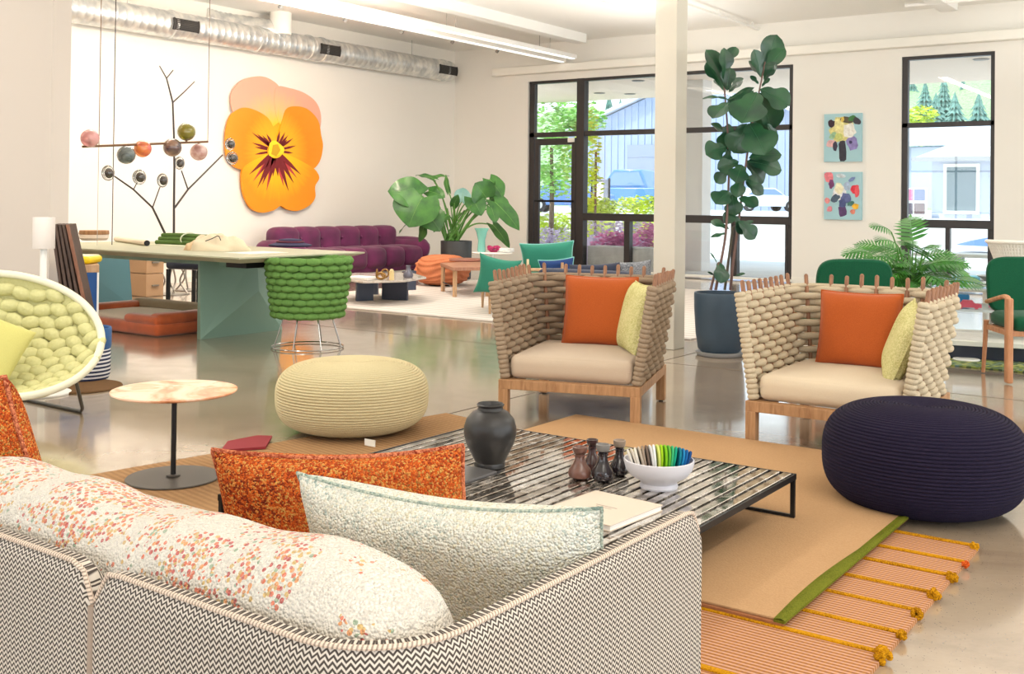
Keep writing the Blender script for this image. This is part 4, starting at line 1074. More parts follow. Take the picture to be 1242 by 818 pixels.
iS = min(range(len(path)), key=lambda i: abs(path[i][0].x-XS) if path[i][0].y < Y0_+.001 else 9)
shell(0, iS, 'back_panel', .02, .07); shell(iS, len(path)-1, 'back_panel', .05, .045)
B().tube([(path[iS][0].x, Y0_+.002, z) for z in (.06, .3, .6)], .007, 8).obj('seam', STITCH, sofa, world=True)
# floral back cushion
def fb(u, v):       # u along, v around
    x0, x1 = XLs+.05, XA-.07; x = x0+(x1-x0)*u
    e = min(u, 1-u)*(x1-x0); r = .10; k = math.sqrt(max(0, 1-(max(0, r-e)/r)**2))
    a = 2*PI*v; cy, cz = Y0_+.165, .53
    hy, hz_ = .118*(.5+.5*k), .185*(.62+.38*k)
    sy = math.copysign(abs(math.cos(a))**.75, math.cos(a)); sz = math.copysign(abs(math.sin(a))**.8, math.sin(a))
    w_ = .008*math.sin(x*9)+.006*math.sin(x*21+1)
    zt = .0
    if abs(x-XS) < .12: zt = -.0
    return Vector((x, cy+hy*sy, cz+(hz_+w_)*sz+.02*(1-u)*0))
b = B().grid(fb, 120, 48); 
b.add([fb(0, i/48) for i in range(48)], [tuple(range(48))]); b.add([fb(1, i/48) for i in range(48)], [tuple(range(48))[::-1]])
b.obj('back_cushion', FLR, sofa, world=True)
B().rbox(((XLs+XA)/2, (Y0_+.28+YE)/2+.0, .30), (XA-XLs-.12, YE-Y0_-.30, .24), .06, puff=.02).obj('seat_cushion', FLR, sofa, world=True)
B().box((XLs+.08, Y0_+.06, .02), (XA-.06, YE-.1, .19)).obj('base', CHEV, sofa, world=True, smooth=False)
# cushions on it
ORT = tweed('orange_tweed', [(.15, L((130, 52, 36))), (.35, L((196, 84, 38))), (.5, L((232, 112, 44))), (.62, L((226, 176, 96))), (.75, L((210, 82, 40))), (.9, L((140, 132, 70)))], 230, .006, 4)
BOU = tweed('mint_boucle', [(.08, L((176, 192, 184))), (.25, L((232, 232, 218))), (.55, L((248, 245, 232))), (.8, L((234, 226, 198))), (.95, L((206, 216, 206)))], 210, .007, 4)
BPI = tweed('mint_piping', [(.2, L((130, 150, 140))), (.7, L((200, 206, 190)))], 200, .004)
OPI = tweed('rust_piping', [(.2, L((150, 60, 40))), (.7, L((226, 140, 100)))], 200, .004)
def place2(pl, pr_, w, h, fwd=0, lean_=.3):      # matrix from the two upper corners
    x = (pr_-pl); mid = (pl+pr_)/2; xn = x.normalized(); up = Vector((0, 0, 1)); up = (up-xn*up.dot(xn)).normalized()
    yv = up.cross(xn); z = (up*math.cos(lean_)-yv*math.sin(lean_)).normalized(); y = z.cross(xn)
    c = mid-z*(h/2)
    return Matrix(((xn.x, y.x, z.x, c.x), (xn.y, y.y, z.y, c.y), (xn.z, y.z, z.z, c.z), (0,0,0,1)))
a_, b_ = D(368, 580, 2.12), D(723, 622, 1.82)
pillow('cushion', 'pale mint and cream boucle cushion in the near corner of the foreground sofa', 'cushion', place2(a_, b_, 0, .40, lean_=.32), (b_-a_).length*1.04, .42, .17, BOU, BPI, pr=.0035, sag=.02, seed=3, pinch=.07)
a_, b_ = D(262, 548, 2.62), D(557, 543, 2.52)
pillow('cushion', 'long orange and rust tweed cushion behind the mint one on the sofa', 'cushion', place2(a_, b_, 0, .33, lean_=.22), (b_-a_).length*1.03, .34, .16, ORT, OPI, pr=.006, sag=.02, seed=5, pinch=.04)
a_, b_ = D(-150, 478, 2.75), D(14, 466, 2.55)
pillow('cushion', 'orange tweed cushion cut off at the left edge of the picture', 'cushion', place2(a_, b_, 0, .40, lean_=.3), .46, .44, .17, ORT, OPI, seed=8, pinch=.1)
# ================================================================ desk with faceted legs and what is around it
K = H/1.2
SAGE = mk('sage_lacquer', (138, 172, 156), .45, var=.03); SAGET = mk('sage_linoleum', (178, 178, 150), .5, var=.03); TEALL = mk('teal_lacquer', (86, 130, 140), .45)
lA, lB = G(243, 412), G(325, 398.5)
ZD = .775
# near right corner of the top
cn = G(300, 313.5, ZD); cR = G(436, 303.5, ZD)
Y0d = cn.y; Y1d = 7.22; X1d = cn.x-.10; X0d = G(88, 298, ZD).x-.6
dk = thing('desk', 'long sage green desk on two faceted slab legs', 'desk', ((X0d+X1d)/2, (Y0d+Y1d)/2, 0))
ch = .12
vs = []; 
for (x0, y0, x1, y1, z) in ((X0d+ch, Y0d+ch, X1d-ch, Y1d-ch, ZD-.055), (X0d, Y0d, X1d, Y1d, ZD-.012), (X0d, Y0d, X1d, Y1d, ZD)):
    vs += [(x0, y0, z), (x1, y0, z), (x1, y1, z), (x0, y1, z)]
B().add(vs, [(3,2,1,0), (8,9,10,11)]+[(i+j, i+(j+1) % 4, i+4+(j+1) % 4, i+4+j) for i in (0, 4) for j in range(4)]).obj('desk_top', SAGET, dk, world=True, smooth=False)
def facet_leg(X, ya, yb, m, out=.12):
    # thin slab along y, its outer face folded out to a ridge that splits into two creases
    zt = ZD-.056; ym = ya+(yb-ya)*.58; zm = zt*.56
    f = [(X, ya, 0), (X, yb, 0), (X-.02, yb-.06, zt), (X-.02, ya, zt)]
    ap = (X+out, ym, zm); tp = (X+out*.75, ym, zt)
    k = [(X-.07, ya+.02, 0), (X-.07, yb-.02, 0), (X-.07, yb-.08, zt), (X-.07, ya+.02, zt)]
    v = f+[ap, tp]+k
    B().add(v, [(0,1,4), (0,4,5,3), (1,2,5,4), (6,9,8,7), (0,3,9,6), (2,1,7,8), (1,0,6,7), (3,5,2,8,9)]).obj('leg', m, dk, world=True, smooth=False)
facet_leg(lA.x, lA.y, lB.y+.02, SAGE)
l2 = G(161, 372)
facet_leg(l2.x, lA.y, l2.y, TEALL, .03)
B().box((X0d+.5, (Y0d+Y1d)/2-.12, ZD-.13), (X1d-.3, (Y0d+Y1d)/2+.12, ZD-.056)).obj('cross_beam', SAGE, dk, world=True, smooth=False)
o = B().box((X1d-.45, Y0d+.25, ZD-.105), (X1d-.2, Y0d+.75, ZD-.056)).obj('cable_box', BLACKM, dk, world=True, smooth=False)
# ---- objects on the desk
def DG(px, py): return G(px, py, ZD+.0005)
c = PY(114, 290, Y1d-.28); c.z = ZD+.0005; s = dep(c)/1305
t = thing('lidded_bowl', 'round cream bowl with a wooden lid at the far left of the desk', 'bowl', c)
B().lathe([(.001,0),(14*s,0),(17*s,3*s),(17*s,7*s),(.001,7*s)], n=32).obj('body', mk('cream_ceramic', (240, 226, 206), .4), t)
B().lathe([(.001,7.1*s),(17*s,7.1*s),(17.5*s,8*s),(17*s,12*s),(.001,12.5*s)], n=32).obj('lid', TEAK, t)
a, b_ = DG(141, 293), DG(178, 298.5); dv = (b_-a); r_ = .028
rl = B().tube([a+Vector((0,0,r_)), b_+Vector((0,0,r_))], r_, 20).obj('paper_roll', mk('roll_cream', (240, 226, 204), .7), world=True); tag(rl, 'cream paper roll with dark end lying on the desk', 'roll')
B().tube([b_+Vector((0,0,r_)), b_+dv.normalized()*.012+Vector((0,0,r_))], r_*.98, 20).obj('end_cap', BLACKM, rl, world=True)
GRNC = ropem('green_cord', (110, 136, 72), (60, 92, 44), 120)
a, b_ = PY(196, 291, Y1d-.30), PY(268, 292, Y1d-.26); a.z = b_.z = ZD+.0005
t = thing('cord_coils', 'stack of dark green cord coils on the desk', 'cords', ((a+b_)/2))
ln = (b_-a).length; an = math.atan2((b_-a).y, (b_-a).x); M = Matrix.Translation((a+b_)/2) @ Matrix.Rotation(an, 4, 'Z')
k = 0
for z in range(3):
    for j in range(4-z):
        y = (j-(3-z)/2)*.055; rr = .022
        pts = smoothpts([(-ln/2*(.95-.03*z), y, .02+z*.035), (-ln/6, y+.01, .024+z*.035), (ln/6, y-.008, .02+z*.035), (ln/2*(.95-.05*j), y, .022+z*.034)], 6)
        B().tube([M @ p for p in pts], rr, 10).obj('cord', GRNC, t, world=True)
B().tube([M @ Vector((-.02+.0*math.cos(a_), .11*math.cos(a_), .06+.06*math.sin(a_))) for a_ in [2*PI*i/20 for i in range(20)]], .007, 8, closed=True).obj('band', mk('pale_string', (200, 206, 180), .8), t, world=True)
# slumped canvas bag
CANV = weave('canvas', (236, 220, 190), (220, 202, 170), 200)
c = DG(262, 304); s = dep(c)/1305
def bagf(cx_, rx, ry, rz_, sd):
    qq = random.Random(sd); ph = [qq.uniform(0, 6) for _ in range(6)]
    def fn(u, v):
        a = 2*PI*u; e = PI*v/2; r = 1+.14*math.sin(3*a+ph[0])+.09*math.sin(7*a+ph[1])*math.cos(e)+.04*math.sin(5*a+9*v+ph[2])
        z = math.sin(e)*(1+.2*math.sin(4*a+ph[3])*math.cos(e)+.14*math.sin(9*v+2*a+ph[4])+.08*math.sin(13*a+ph[5]))
        return Vector((cx_+rx*r*math.cos(e)**.7*math.cos(a), ry*r*math.cos(e)**.7*math.sin(a), rz_*z))
    return fn
t = thing('canvas_bag', 'crumpled cream canvas bag lying on the desk', 'bag', c, YAW)
B().grid(bagf(.0, 36*s, .15, 17*s, 3), 48, 14).obj('bag_body', CANV, t)
B().grid(bagf(-21*s, 15*s, .10, 11*s, 5), 40, 12).obj('bag_mouth', mk('canvas_warm', (228, 196, 154), .85), t)
B().tube(smoothpts([(-8*s, -.13, 12*s), (0, -.14, 15*s), (6*s, -.10, 18*s), (10*s, -.12, 13*s)], 8), .004, 8).obj('strap', BLACKM, t)
c = DG(298, 309); c2 = DG(215, 299)
sh = B().box((c.x-.34, c.y+.05, ZD+.0005), (c.x-.02, c.y+.5, ZD+.003)).obj('paper_sheet', mk('sheet', (240, 236, 226), .8), world=True, smooth=False); tag(sh, 'white paper sheet at the near right end of the desk', 'paper')
sh = B().box((c2.x-.5, c2.y, ZD+.0005), (c2.x+.1, c2.y+.4, ZD+.003)).obj('paper_sheet', mk('sheet_green', (206, 206, 178), .8), world=True, smooth=False); tag(sh, 'pale green paper sheet under the middle of the desk clutter', 'paper')
# dark blue folded cloth and wine hat at the right end, far edge
c = DG(352, 299); HAT = mk('navy_felt', (50, 46, 80), .9); HAT2 = mk('wine_felt', (92, 38, 56), .9)
t = thing('felt_hat', 'dark navy felt hat lying at the right end of the desk', 'hat', c)
s = dep(c)/1305
B().lathe([(.001,.004),(26*s,0),(28*s,2*s),(20*s,4*s),(16*s,5*s),(14*s,8.5*s),(6*s,9.5*s),(.001,9.2*s)], n=40, sy=.9).obj('felt_body', HAT, t)
B().lathe([(17*s,4.5*s),(18*s,5*s),(17.5*s,6.5*s),(15*s,7*s)], n=40, sy=.9).obj('hat_band', HAT2, t)
# ================================================================ green knitted tub chair
KN = ropem('green_knit', (112, 152, 82), (84, 124, 56), 60)
def stitch_shell(b, fn, nu, nv, ru, rv, th, off=0.5):
    # rows of plump overlapping stitches laid over a surface fn(u,v)->(point, normal)
    for j in range(nv):
        for i in range(nu):
            u = (i+(off if j % 2 else 0))/nu; v = (j+.5)/nv
            if u > 1: u -= 1
            p, n = fn(u, v); p2, _ = fn(min(1, u+.002) if u < .998 else u-.002, v); x = (p2-p); 
            if u >= .998: x = -x
            if x.length < 1e-7: continue
            M = frame(p, x, n)
            b.ell(None, (ru, rv, th), M, 8, 6)
gc = G(373, 422); gR = 50*dep(gc)/1305; zb_, ztp = .262, .765
t = thing('tub_chair', 'green chunky knitted tub chair with thin chrome wire legs at the desk', 'chair', gc)
def tubf(u, v):
    a = 2*PI*u; r = gR*(.80+.20*v); z = zb_+(ztp-zb_)*v
    return Vector((r*math.cos(a), r*math.sin(a), z)), Vector((math.cos(a), math.sin(a), -.3)).normalized()
b = B(); nvr = 9
stitch_shell(b, tubf, 19, nvr, gR*.205, .034, .036)
o = b.obj('knitted_shell', KN, t); 
B().lathe([(.001, zb_), (gR*.74, zb_-.005), (gR*.8, zb_+.02), (gR*.98, ztp-.01), (gR*.95, ztp), (gR*.86, ztp-.03), (gR*.70, zb_+.2), (.001, zb_+.2)], n=48).obj('inner_shell', KN, t)
B().lathe([(.001, zb_+.2), (gR*.6, zb_+.2), (gR*.68, zb_+.24), (gR*.6, zb_+.29), (.001, zb_+.3)], n=40).obj('seat_cushion', KN, t)
pts = [Vector((gR*.86*math.cos(a), gR*.86*math.sin(a), .012)) for a in [2*PI*i/40 for i in range(40)]]
B().tube(pts, .006, 8, closed=True).obj('floor_ring', CHROME, t)
for i in range(8):
    a = PI/8+2*PI*i/8; B().tube([(gR*.86*math.cos(a), gR*.86*math.sin(a), .012), (gR*.62*math.cos(a), gR*.62*math.sin(a), zb_)], .005, 8).obj('leg', CHROME, t)
# ================================================================ dog bed
n_ = G(190, 410); DX0 = G(112, 399).x; DX1 = n_.x; DY0 = n_.y; DY1 = DY0+.85
t = thing('dog_bed', 'orange piped dog bed with grey bolsters under the desk', 'dog bed', ((DX0+DX1)/2, (DY0+DY1)/2, 0))
ORV = mk('burnt_orange_velvet', (196, 88, 30), .6, sheen=.6, var=.15, vs=8); GRY = weave('grey_marl', (190, 176, 150), (150, 136, 112), 160); CRM = weave('cream_fleece', (244, 234, 218), (230, 218, 200), 160)
cx_, cy_ = (DX0+DX1)/2, (DY0+DY1)/2; W_, D_ = DX1-DX0+.35, DY1-DY0; cx_ = DX1-W_/2
B().rbox((cx_, cy_, .06), (W_, D_, .115), .04).obj('mattress_base', ORV, t, world=True)
B().rbox((cx_, cy_, .125), (W_-.16, D_-.16, .05), .02, puff=.02).obj('sleeping_pad', CRM, t, world=True)
B().rbox((cx_, DY1-.09, .165), (W_-.02, .19, .13), .06).obj('back_bolster', GRY, t, world=True)
B().rbox((cx_-W_/2+.09, cy_+.02, .155), (.18, D_-.14, .11), .05).obj('side_bolster', ORV, t, world=True)
B().rbox((DX1-.09, cy_+.0, .15), (.18, D_-.06, .11), .05).obj('side_bolster', ORV, t, world=True)
B().rbox((DX1-.26, DY0+.07, .14), (.5, .14, .09), .045).obj('front_bolster', ORV, t, world=True)
B().rbox((cx_-W_/2+.16, DY0+.07, .14), (.28, .14, .09), .045).obj('front_bolster', ORV, t, world=True)
# dark chair and stools beyond the desk
BLKL = mk('black_blue_leather', (34, 38, 56), .4)
c = G(222, 372); c.y += .0; s = dep(c)/1305
t = thing('side_chair', 'dark blue black upholstered chair with square legs behind the desk', 'chair', c, .2)
hh = (372-322)*s
for (x, y) in ((-.22, -.0), (.22, 0), (.22, .44), (-.22, .44)): B().box((x-.018, y-.018, 0), (x+.018, y+.018, hh-.05)).obj('leg', BLACKM, t, smooth=False)
B().rbox((0, .22, hh), (.50, .50, .10), .04).obj('seat', BLKL, t); B().rbox((0, .45, hh+.14), (.46, .06, .22), .03).obj('backrest', BLKL, t)
OLV = mk('olive_leather', (126, 136, 70), .5)
BRZ = mk('brushed_steel', (160, 156, 148), .3, metal=.9)
for i, (px, lab) in enumerate(((204, 'olive seat stool on twisted thin metal legs behind the desk, left one'), (226, 'stool with thin metal legs behind the desk, right one by the dark chair'))):
    c = G(px+5, 357 if i == 0 else 352); s = dep(c)/1305; t = thing('stool', lab, 'stool', c, 0, 'stools near the left wall')
    hh = 44*s
    B().rbox((0, 0, hh), (.30, .30, .13), .05).obj('seat', OLV if i == 0 else BLKL, t)
    B().lathe([(.001, 0), (.22, 0), (.22, .01), (.001, .012)], n=32).obj('base', BRZ, t)
    for j in range(4):
        a = PI/4+PI/2*j+.3*i; pts = [(.19*math.cos(a), .19*math.sin(a), .01), (.10*math.cos(a+.5), .10*math.sin(a+.5), hh*.35), (.15*math.cos(a+.2), .15*math.sin(a+.2), hh*.7), (.11*math.cos(a), .11*math.sin(a), hh-.05)]
        B().tube(smoothpts(pts, 6), .011, 8).obj('leg', BRZ, t)
# tan storage boxes by the left wall
TANB = mk('tan_box', (176, 142, 108), .7); c = G(180, 361)
for i, (z, lab) in enumerate(((0, 'lower tan storage box by the left wall seen under the desk'), (.29, 'upper tan storage box by the left wall seen under the desk'))):
    t = thing('storage_box', lab, 'box', (c.x-.45, c.y, z), 0, 'tan storage boxes'); B().box((-.45, 0, .002), (.40, .26, .285)).obj('body', TANB, t, smooth=False, bevel=.006)
    B().box((.39, .08, .13), (.42, .18, .15)).obj('pull', BRZ, t, smooth=False)
# ================================================================ leaning boards, cabinet, basket, floor lamp
c = G(118.5, 439)
ct = thing('blue_cabinet', 'blue sided cabinet with pale wood edge behind the leaning boards', 'cabinet', (c.x, c.y, 0), YAW+.42)
s = dep(c)/1305; zt = H-(322-239.5)*s
BLU = mk('cobalt', (22, 78, 142), .5)
B().box((-.24, 0, 0), (-.012, .34, zt-.06)).obj('body', BLU, ct, smooth=False)
B().box((-.245, -.005, zt-.06), (0, .345, zt)).obj('wood_rim', OAK, ct, smooth=False, bevel=.004)
B().box((-.014, -.003, 0), (0, .34, zt-.06)).obj('edge_strip', WHM, ct, smooth=False)
ty = thing('tray', 'yellow rounded tray standing on the blue cabinet', 'tray', tuple(WM[ct.name] @ Vector((-.10, .17, zt))), YAW)
YEL = mk('yellow_lacquer', (240, 206, 20), .35)
B().rbox((0, 0, .032), (.19, .28, .06), .03).obj('shell', YEL, ty)
B().rbox((0, 0, .056), (.15, .23, .02), .009).obj('lining', mk('tray_cream', (240, 226, 190), .6), ty)
bb = G(112, 452); dB = dep(bb)
t = thing('leaning_boards', 'stack of dark brown sample boards with walnut edge leaning by the blue cabinet', 'boards', (bb.x, bb.y, 0))
for i in range(5):
    top = D(80.5-4.6*i, 272.5, dB+.0); foot = D(119-8.0*i, 450, dB-.05); foot.z = .005
    e = VR*(-.055)+VF*.26; nn_ = VR*.012
    P0, P1 = foot, top
    B().prism([P0, P0+e, P1+e, P1], nn_*1.6).obj('board', DKWOOD, t, world=True, smooth=False, bevel=.003)
    f_ = VR*.018-VF*.004
    B().prism([P0-VF*.012, P0-VF*.012+f_*1.4, P1-VF*.012+f_*1.1, P1-VF*.012], VF*.02).obj('edge_strip', EDGEW if i == 0 else DKWOOD, t, world=True, smooth=False)
# basket
cb = G(104, 459, .012); s = dep(cb)/1305; R_ = 28*s; hb = 62*s
DEN = weave('denim', (60, 106, 160), (34, 70, 120), 140)
q = NM('navy_stripes'); v = q.coord(); z = q.sep(v)[2]
q.col(q.ramp(q.math('FRACT', q.math('MULTIPLY', z, 1/(4.6*s))), [(.48, L((34, 44, 76))), (.52, L((228, 226, 228)))], 'CONSTANT')); q.set(Roughness=.85); STP = q.m
t = thing('basket', 'round fabric basket, navy striped below and denim blue above, on a brown mat', 'basket', cb)
B().lathe([(.001, 0), (R_*.92, 0), (R_*1.0, hb*.1), (R_*1.0, hb*.55), (R_*.98, hb*.6)], n=40).obj('striped_body', STP, t)
B().lathe([(R_*.99, hb*.58), (R_*1.03, hb*.64), (R_*1.03, hb*.98), (R_*1.0, hb), (R_*.94, hb*.98), (R_*.9, hb*.5), (.001, hb*.48)], n=40).obj('denim_cuff', DEN, t)
mt = G(97, 470, 0); s = dep(mt)/1305
tag(B().lathe([(.001, .0), (48*s, 0), (49*s, .005), (48*s, .011), (.001, .011)], c=mt, n=56).obj('round_mat', rugmat('brown_mat', (122, 92, 62), (98, 72, 48)), world=True), 'round brown mat on the floor under the striped basket', 'mat')
# white floor lamp
c = G(50, 478, 0.0); dl = dep(c); s = dl/1305; MESH = mk('white_perforated', (236, 228, 222), .6)
t = thing('floor_lamp', 'slender white floor lamp with cylinder shade and round base at left', 'lamp', c)
B().lathe([(.001, 0), (34*s, 0), (34.5*s, .006), (34*s, .012), (.001, .014)], n=56).obj('base', WHM, t)
zt, zl = H-(265-239)*s, H-(303-239)*s
B().cyl((0,0,.01), (0,0,zl+.05), 4.0*s, n=16).obj('pole', WHM, t)
B().lathe([(12.5*s, zl), (12.8*s, zl+.002), (12.8*s, zt), (12.2*s, zt), (12.2*s, zl), (12.5*s, zl)], n=40).obj('shade', MESH, t)
B().lathe([(.001, zt-.01), (12.2*s, zt-.01), (12.2*s, zt-.004), (.001, zt-.004)], n=32).obj('shade_top', MESH, t)
# ================================================================ lime knitted lounge chair
LIM = ropem('lime_wool', (212, 208, 154), (192, 188, 130), 60)
LIMP = weave('lime_cushion', (206, 200, 122), (186, 180, 104), 220); LRIM = mk('pale_rim_felt', (226, 222, 196), .9)
dc = 6.1; cc = D(0, 404, dc)
N = (Vector((0, 0, 1))*.70-VF*.64+VR*.30).normalized()
e1 = (VR*.95-Vector((0,0,1))*.10+VF*.1); e1 = (e1-N*e1.dot(N)).normalized(); e2 = N.cross(e1)
ML = Matrix(((e1.x, e2.x, N.x, cc.x), (e1.y, e2.y, N.y, cc.y), (e1.z, e2.z, N.z, cc.z), (0,0,0,1)))
RA, RB, DPT = .545, .435, .24
ft = G(60, 500)
t = thing('lounge_chair', 'lime green chunky knitted bowl lounge chair on a bent steel rod frame', 'armchair', (ft.x, ft.y, 0))
def bowl(u, v, k=0):
    a = 2*PI*u; r = .12+.88*v
    z = -DPT*(1-r**2.6)
    return ML @ Vector((RA*r*math.cos(a), RB*r*math.sin(a), z+k))
def bowln(u, v):
    p = bowl(u, v); pu = bowl(u+.002, v)-p; pv = bowl(u, min(1, v+.01))-bowl(u, min(1, v+.01)-.01); n = pu.cross(pv)
    n.normalize()
    if n.dot(N) < 0: n = -n
    return p, n
b = B(); gx_, gy_ = .094, .062
for j in range(-9, 10):
    for i in range(-8, 9):
        x = (i+(.5 if j % 2 else 0))*gx_/RA; y = j*gy_/RB; r = math.hypot(x, y)
        if r > .965: continue
        u = (math.atan2(y, x)/(2*PI)) % 1; v = (r-.12)/.88
        p, n = bowln(u, max(v, .0)); p = ML @ Vector((RA*x, RB*y, -DPT*(1-r**2.6)))
        tx = e1*1.0+e2*(.35 if i % 2 else -.35); tx = tx-n*tx.dot(n)
        b.ell(None, (.066, .043, .030), frame(p, tx, n), 10, 6)
b.obj('knitted_bowl', LIM, t, world=True)
B().grid(lambda u, v: bowl(u, -.136+1.136*v, -.012), 60, 16).obj('bowl_back', LIM, t, world=True)
B().tube([bowl(i/80, 1.0, 0) for i in range(80)], .022, 10, closed=True).obj('rim', LRIM, t, world=True)
f1 = D(92, 462, dc-.05); f2 = G(101, 502); f3 = G(18, 484); f4 = D(22, 470, dc+.0); f2.z = f3.z = .01
f5 = G(-70, 520); f5.z = .01; f6 = D(-80, 470, dc)
def bent(pts, r=.010): 
    out = []
    for i in range(len(pts)-1):
        for k in range(8): out.append(Vector(pts[i]).lerp(Vector(pts[i+1]), (k+.0)/8 if not (k == 0 and i > 0) else .03))
    out.append(Vector(pts[-1])); return out
ROD = mk('steel_rod', (96, 94, 90), .3, metal=.8)
B().tube(bent([f1, f2, f3, f4]), .0105, 10).obj('frame_rod', ROD, t, world=True)
g3 = D(-60, 440, dc+.7); g2 = G(-80, 470); 
B().tube(bent([f6, f5, (f5+Vector((-.5, .3, 0))), g3]), .0105, 10).obj('frame_rod', ROD, t, world=True)
pc = D(8, 418, dc-.06)
a_, b_ = D(-35, 392, dc-.0), D(20, 372, dc+.12)
M = frame(D(-24, 424, dc-.10), VR*.8-Vector((0,0,.35))+VF*.1, Vector((0,0,1))*.75+VR*.35+VF*.45)
pillow('cushion', 'flat yellow green cushion on the lime knitted lounge chair', 'cushion', M, .44, .40, .10, LIMP, None, seed=11, pinch=.03)
# ================================================================ branch lamp on the desk, hanging rod lamp, pansy
Xn = XL+2.6          # plane of the branch lamp over the desk
def bx_(px, py, dx=0): return PX(px, py, Xb+dx)
cb_ = PY(211, 290, Y1d-.16); Xb = cb_.x
IRON = mk('dark_iron', (74, 66, 64), .45, metal=.5)
t = thing('branch_lamp', 'tall dark branching metal lamp with small black and clear glass cups on the desk', 'lamp', (cb_.x, cb_.y, ZD+.001))
s = dep(cb_)/1305
def twig(pts, r0, r1, n_='branch'):
    P = [PX(px, py, Xb) for px, py in pts]; N = len(P)
    return B().tube(P, [r0+(r1-r0)*i/(N-1) for i in range(N)], 8).obj(n_, IRON, t, world=True)
B().lathe([(.001, 0), (.10, 0), (.10, .008), (.001, .012)], n=32).obj('base', IRON, t)
P0 = Vector((cb_.x, cb_.y, ZD+.01)); 
B().tube([P0, PX(211, 250, Xb), PX(211.5, 205, Xb), PX(211, 165, Xb), PX(209.5, 124, Xb)], [.013, .012, .011, .010, .009], 10).obj('trunk', IRON, t, world=True)
twig([(209.5, 124), (202, 95), (193.5, 80)], .009, .005); twig([(202, 95), (210, 85)], .007, .005); twig([(210, 124), (223, 112), (236, 99)], .008, .005)
twig([(212, 252), (228, 230), (250, 208), (270, 188)], .011, .008); twig([(228, 230), (220, 207)], .008, .006)
twig([(200, 283), (185, 252), (162, 230), (139, 214)], .012, .008); twig([(162, 230), (166, 222)], .006, .005); twig([(185, 252), (194, 227)], .007, .006)
DGL = glassm('clear_glass', (.96, .96, .95), .1, .0); SMOKE = mk('smoked_glass', (60, 50, 44), .08, coat=1, spec=.8, var=.4, vs=30); GLO = mk('glass_milky', (206, 196, 184), .1, spec=.8)
for (px, py, r, rx) in ((131, 210, 9, .9), (169, 215, 9, 1.0), (197, 219, 8.5, .85), (217.5, 198, 8, .9), (279, 175, 8, 1.0), (281.5, 192, 8.5, 1.1)):
    c = PX(px, py, Xb); R = r*s
    q = B().ell(c, (R*.55, R*rx, R), nu=20, nv=12).obj('glass_cup', DGL, t, world=True)
    B().ell(c+Vector((R*.25, 0, 0)), (R*.5, R*rx*.68, R*.68), nu=20, nv=12).obj('inner_glass', SMOKE, q, world=True)
# thin vertical poles reaching from the desk to the duct zone
for (px, m) in ((118, mk('pale_wire', (190, 184, 176), .5)), (136, IRON)):
    c = PX(px, 288, Xb-.1); a = PX(px, 30, Xb-.1)
    o = B().tube([Vector((c.x, c.y, ZD)), Vector((c.x, c.y, ZC))], .0045 if px == 136 else .003, 8).obj('suspension_wire', m, world=True); tag(o, ('pale' if px == 118 else 'dark')+' thin vertical wire rising from the desk at its left end', 'wire')
# hanging rod with coloured glass globes
Xr = Xb+.35
r0_, r1_ = PX(100, 178, Xr), PX(252, 172, Xr); sr_ = dep(r0_)/1305
t = thing('hanging_lamp', 'horizontal brass rod lamp with six coloured glass globes hung from the ceiling', 'lamp', ((r0_.x+r1_.x)/2, (r0_.y+r1_.y)/2, r0_.z))
BRASS = mk('dark_brass', (120, 90, 66), .35, metal=.8)
B().tube([r0_, r1_], .011, 10).obj('rod', BRASS, t, world=True)
B().tube([r1_, Vector((r1_.x, r1_.y, ZC))], .003, 6).obj('cable', BRASS, t, world=True)
B().tube([r0_.lerp(r1_, .12), Vector((r0_.lerp(r1_, .12).x, r0_.lerp(r1_, .12).y, ZC))], .003, 6).obj('cable', BRASS, t, world=True)
def globe(nm, c1_, c2_, rough=.12):
    q = NM(nm); v = q.coord(); n = q.noise(v, 7, 3, .5, 1); q.col(q.ramp(n, [(.38, L(c1_)), (.6, L(c2_))])); q.set(Roughness=rough); q.b.inputs['Coat Weight'].default_value = 1; q.b.inputs['Transmission Weight'].default_value = .35; return q.m
for (px, py, r, m, nm) in ((109, 168, 11.2, globe('pink_glass', (244, 168, 170), (250, 196, 190)), 'pink'), (153, 188, 11.5, globe('smoke_blue_glass', (70, 84, 84), (150, 160, 158)), 'smoky'), (173, 180.5, 11, globe('orange_glass', (238, 96, 84), (250, 150, 70)), 'orange'),
        (209, 179, 12, globe('amber_purple_glass', (70, 56, 72), (170, 130, 104)), 'amber'), (226, 160, 12, globe('olive_glass', (116, 106, 20), (150, 140, 34)), 'olive'), (241, 184.5, 11.5, globe('rose_glass', (206, 150, 140), (246, 214, 206)), 'rose')):
    c = PX(px, py, Xr); q = B().ell(c, r*sr_*1.0, nu=32, nv=20).obj('globe', m, t, world=True); q['label'] = '%s glass globe' % nm
    B().tube([c, PX(px, 178-(px-100)*.04, Xr)], .012, 8).obj('holder', BRASS, q, world=True)
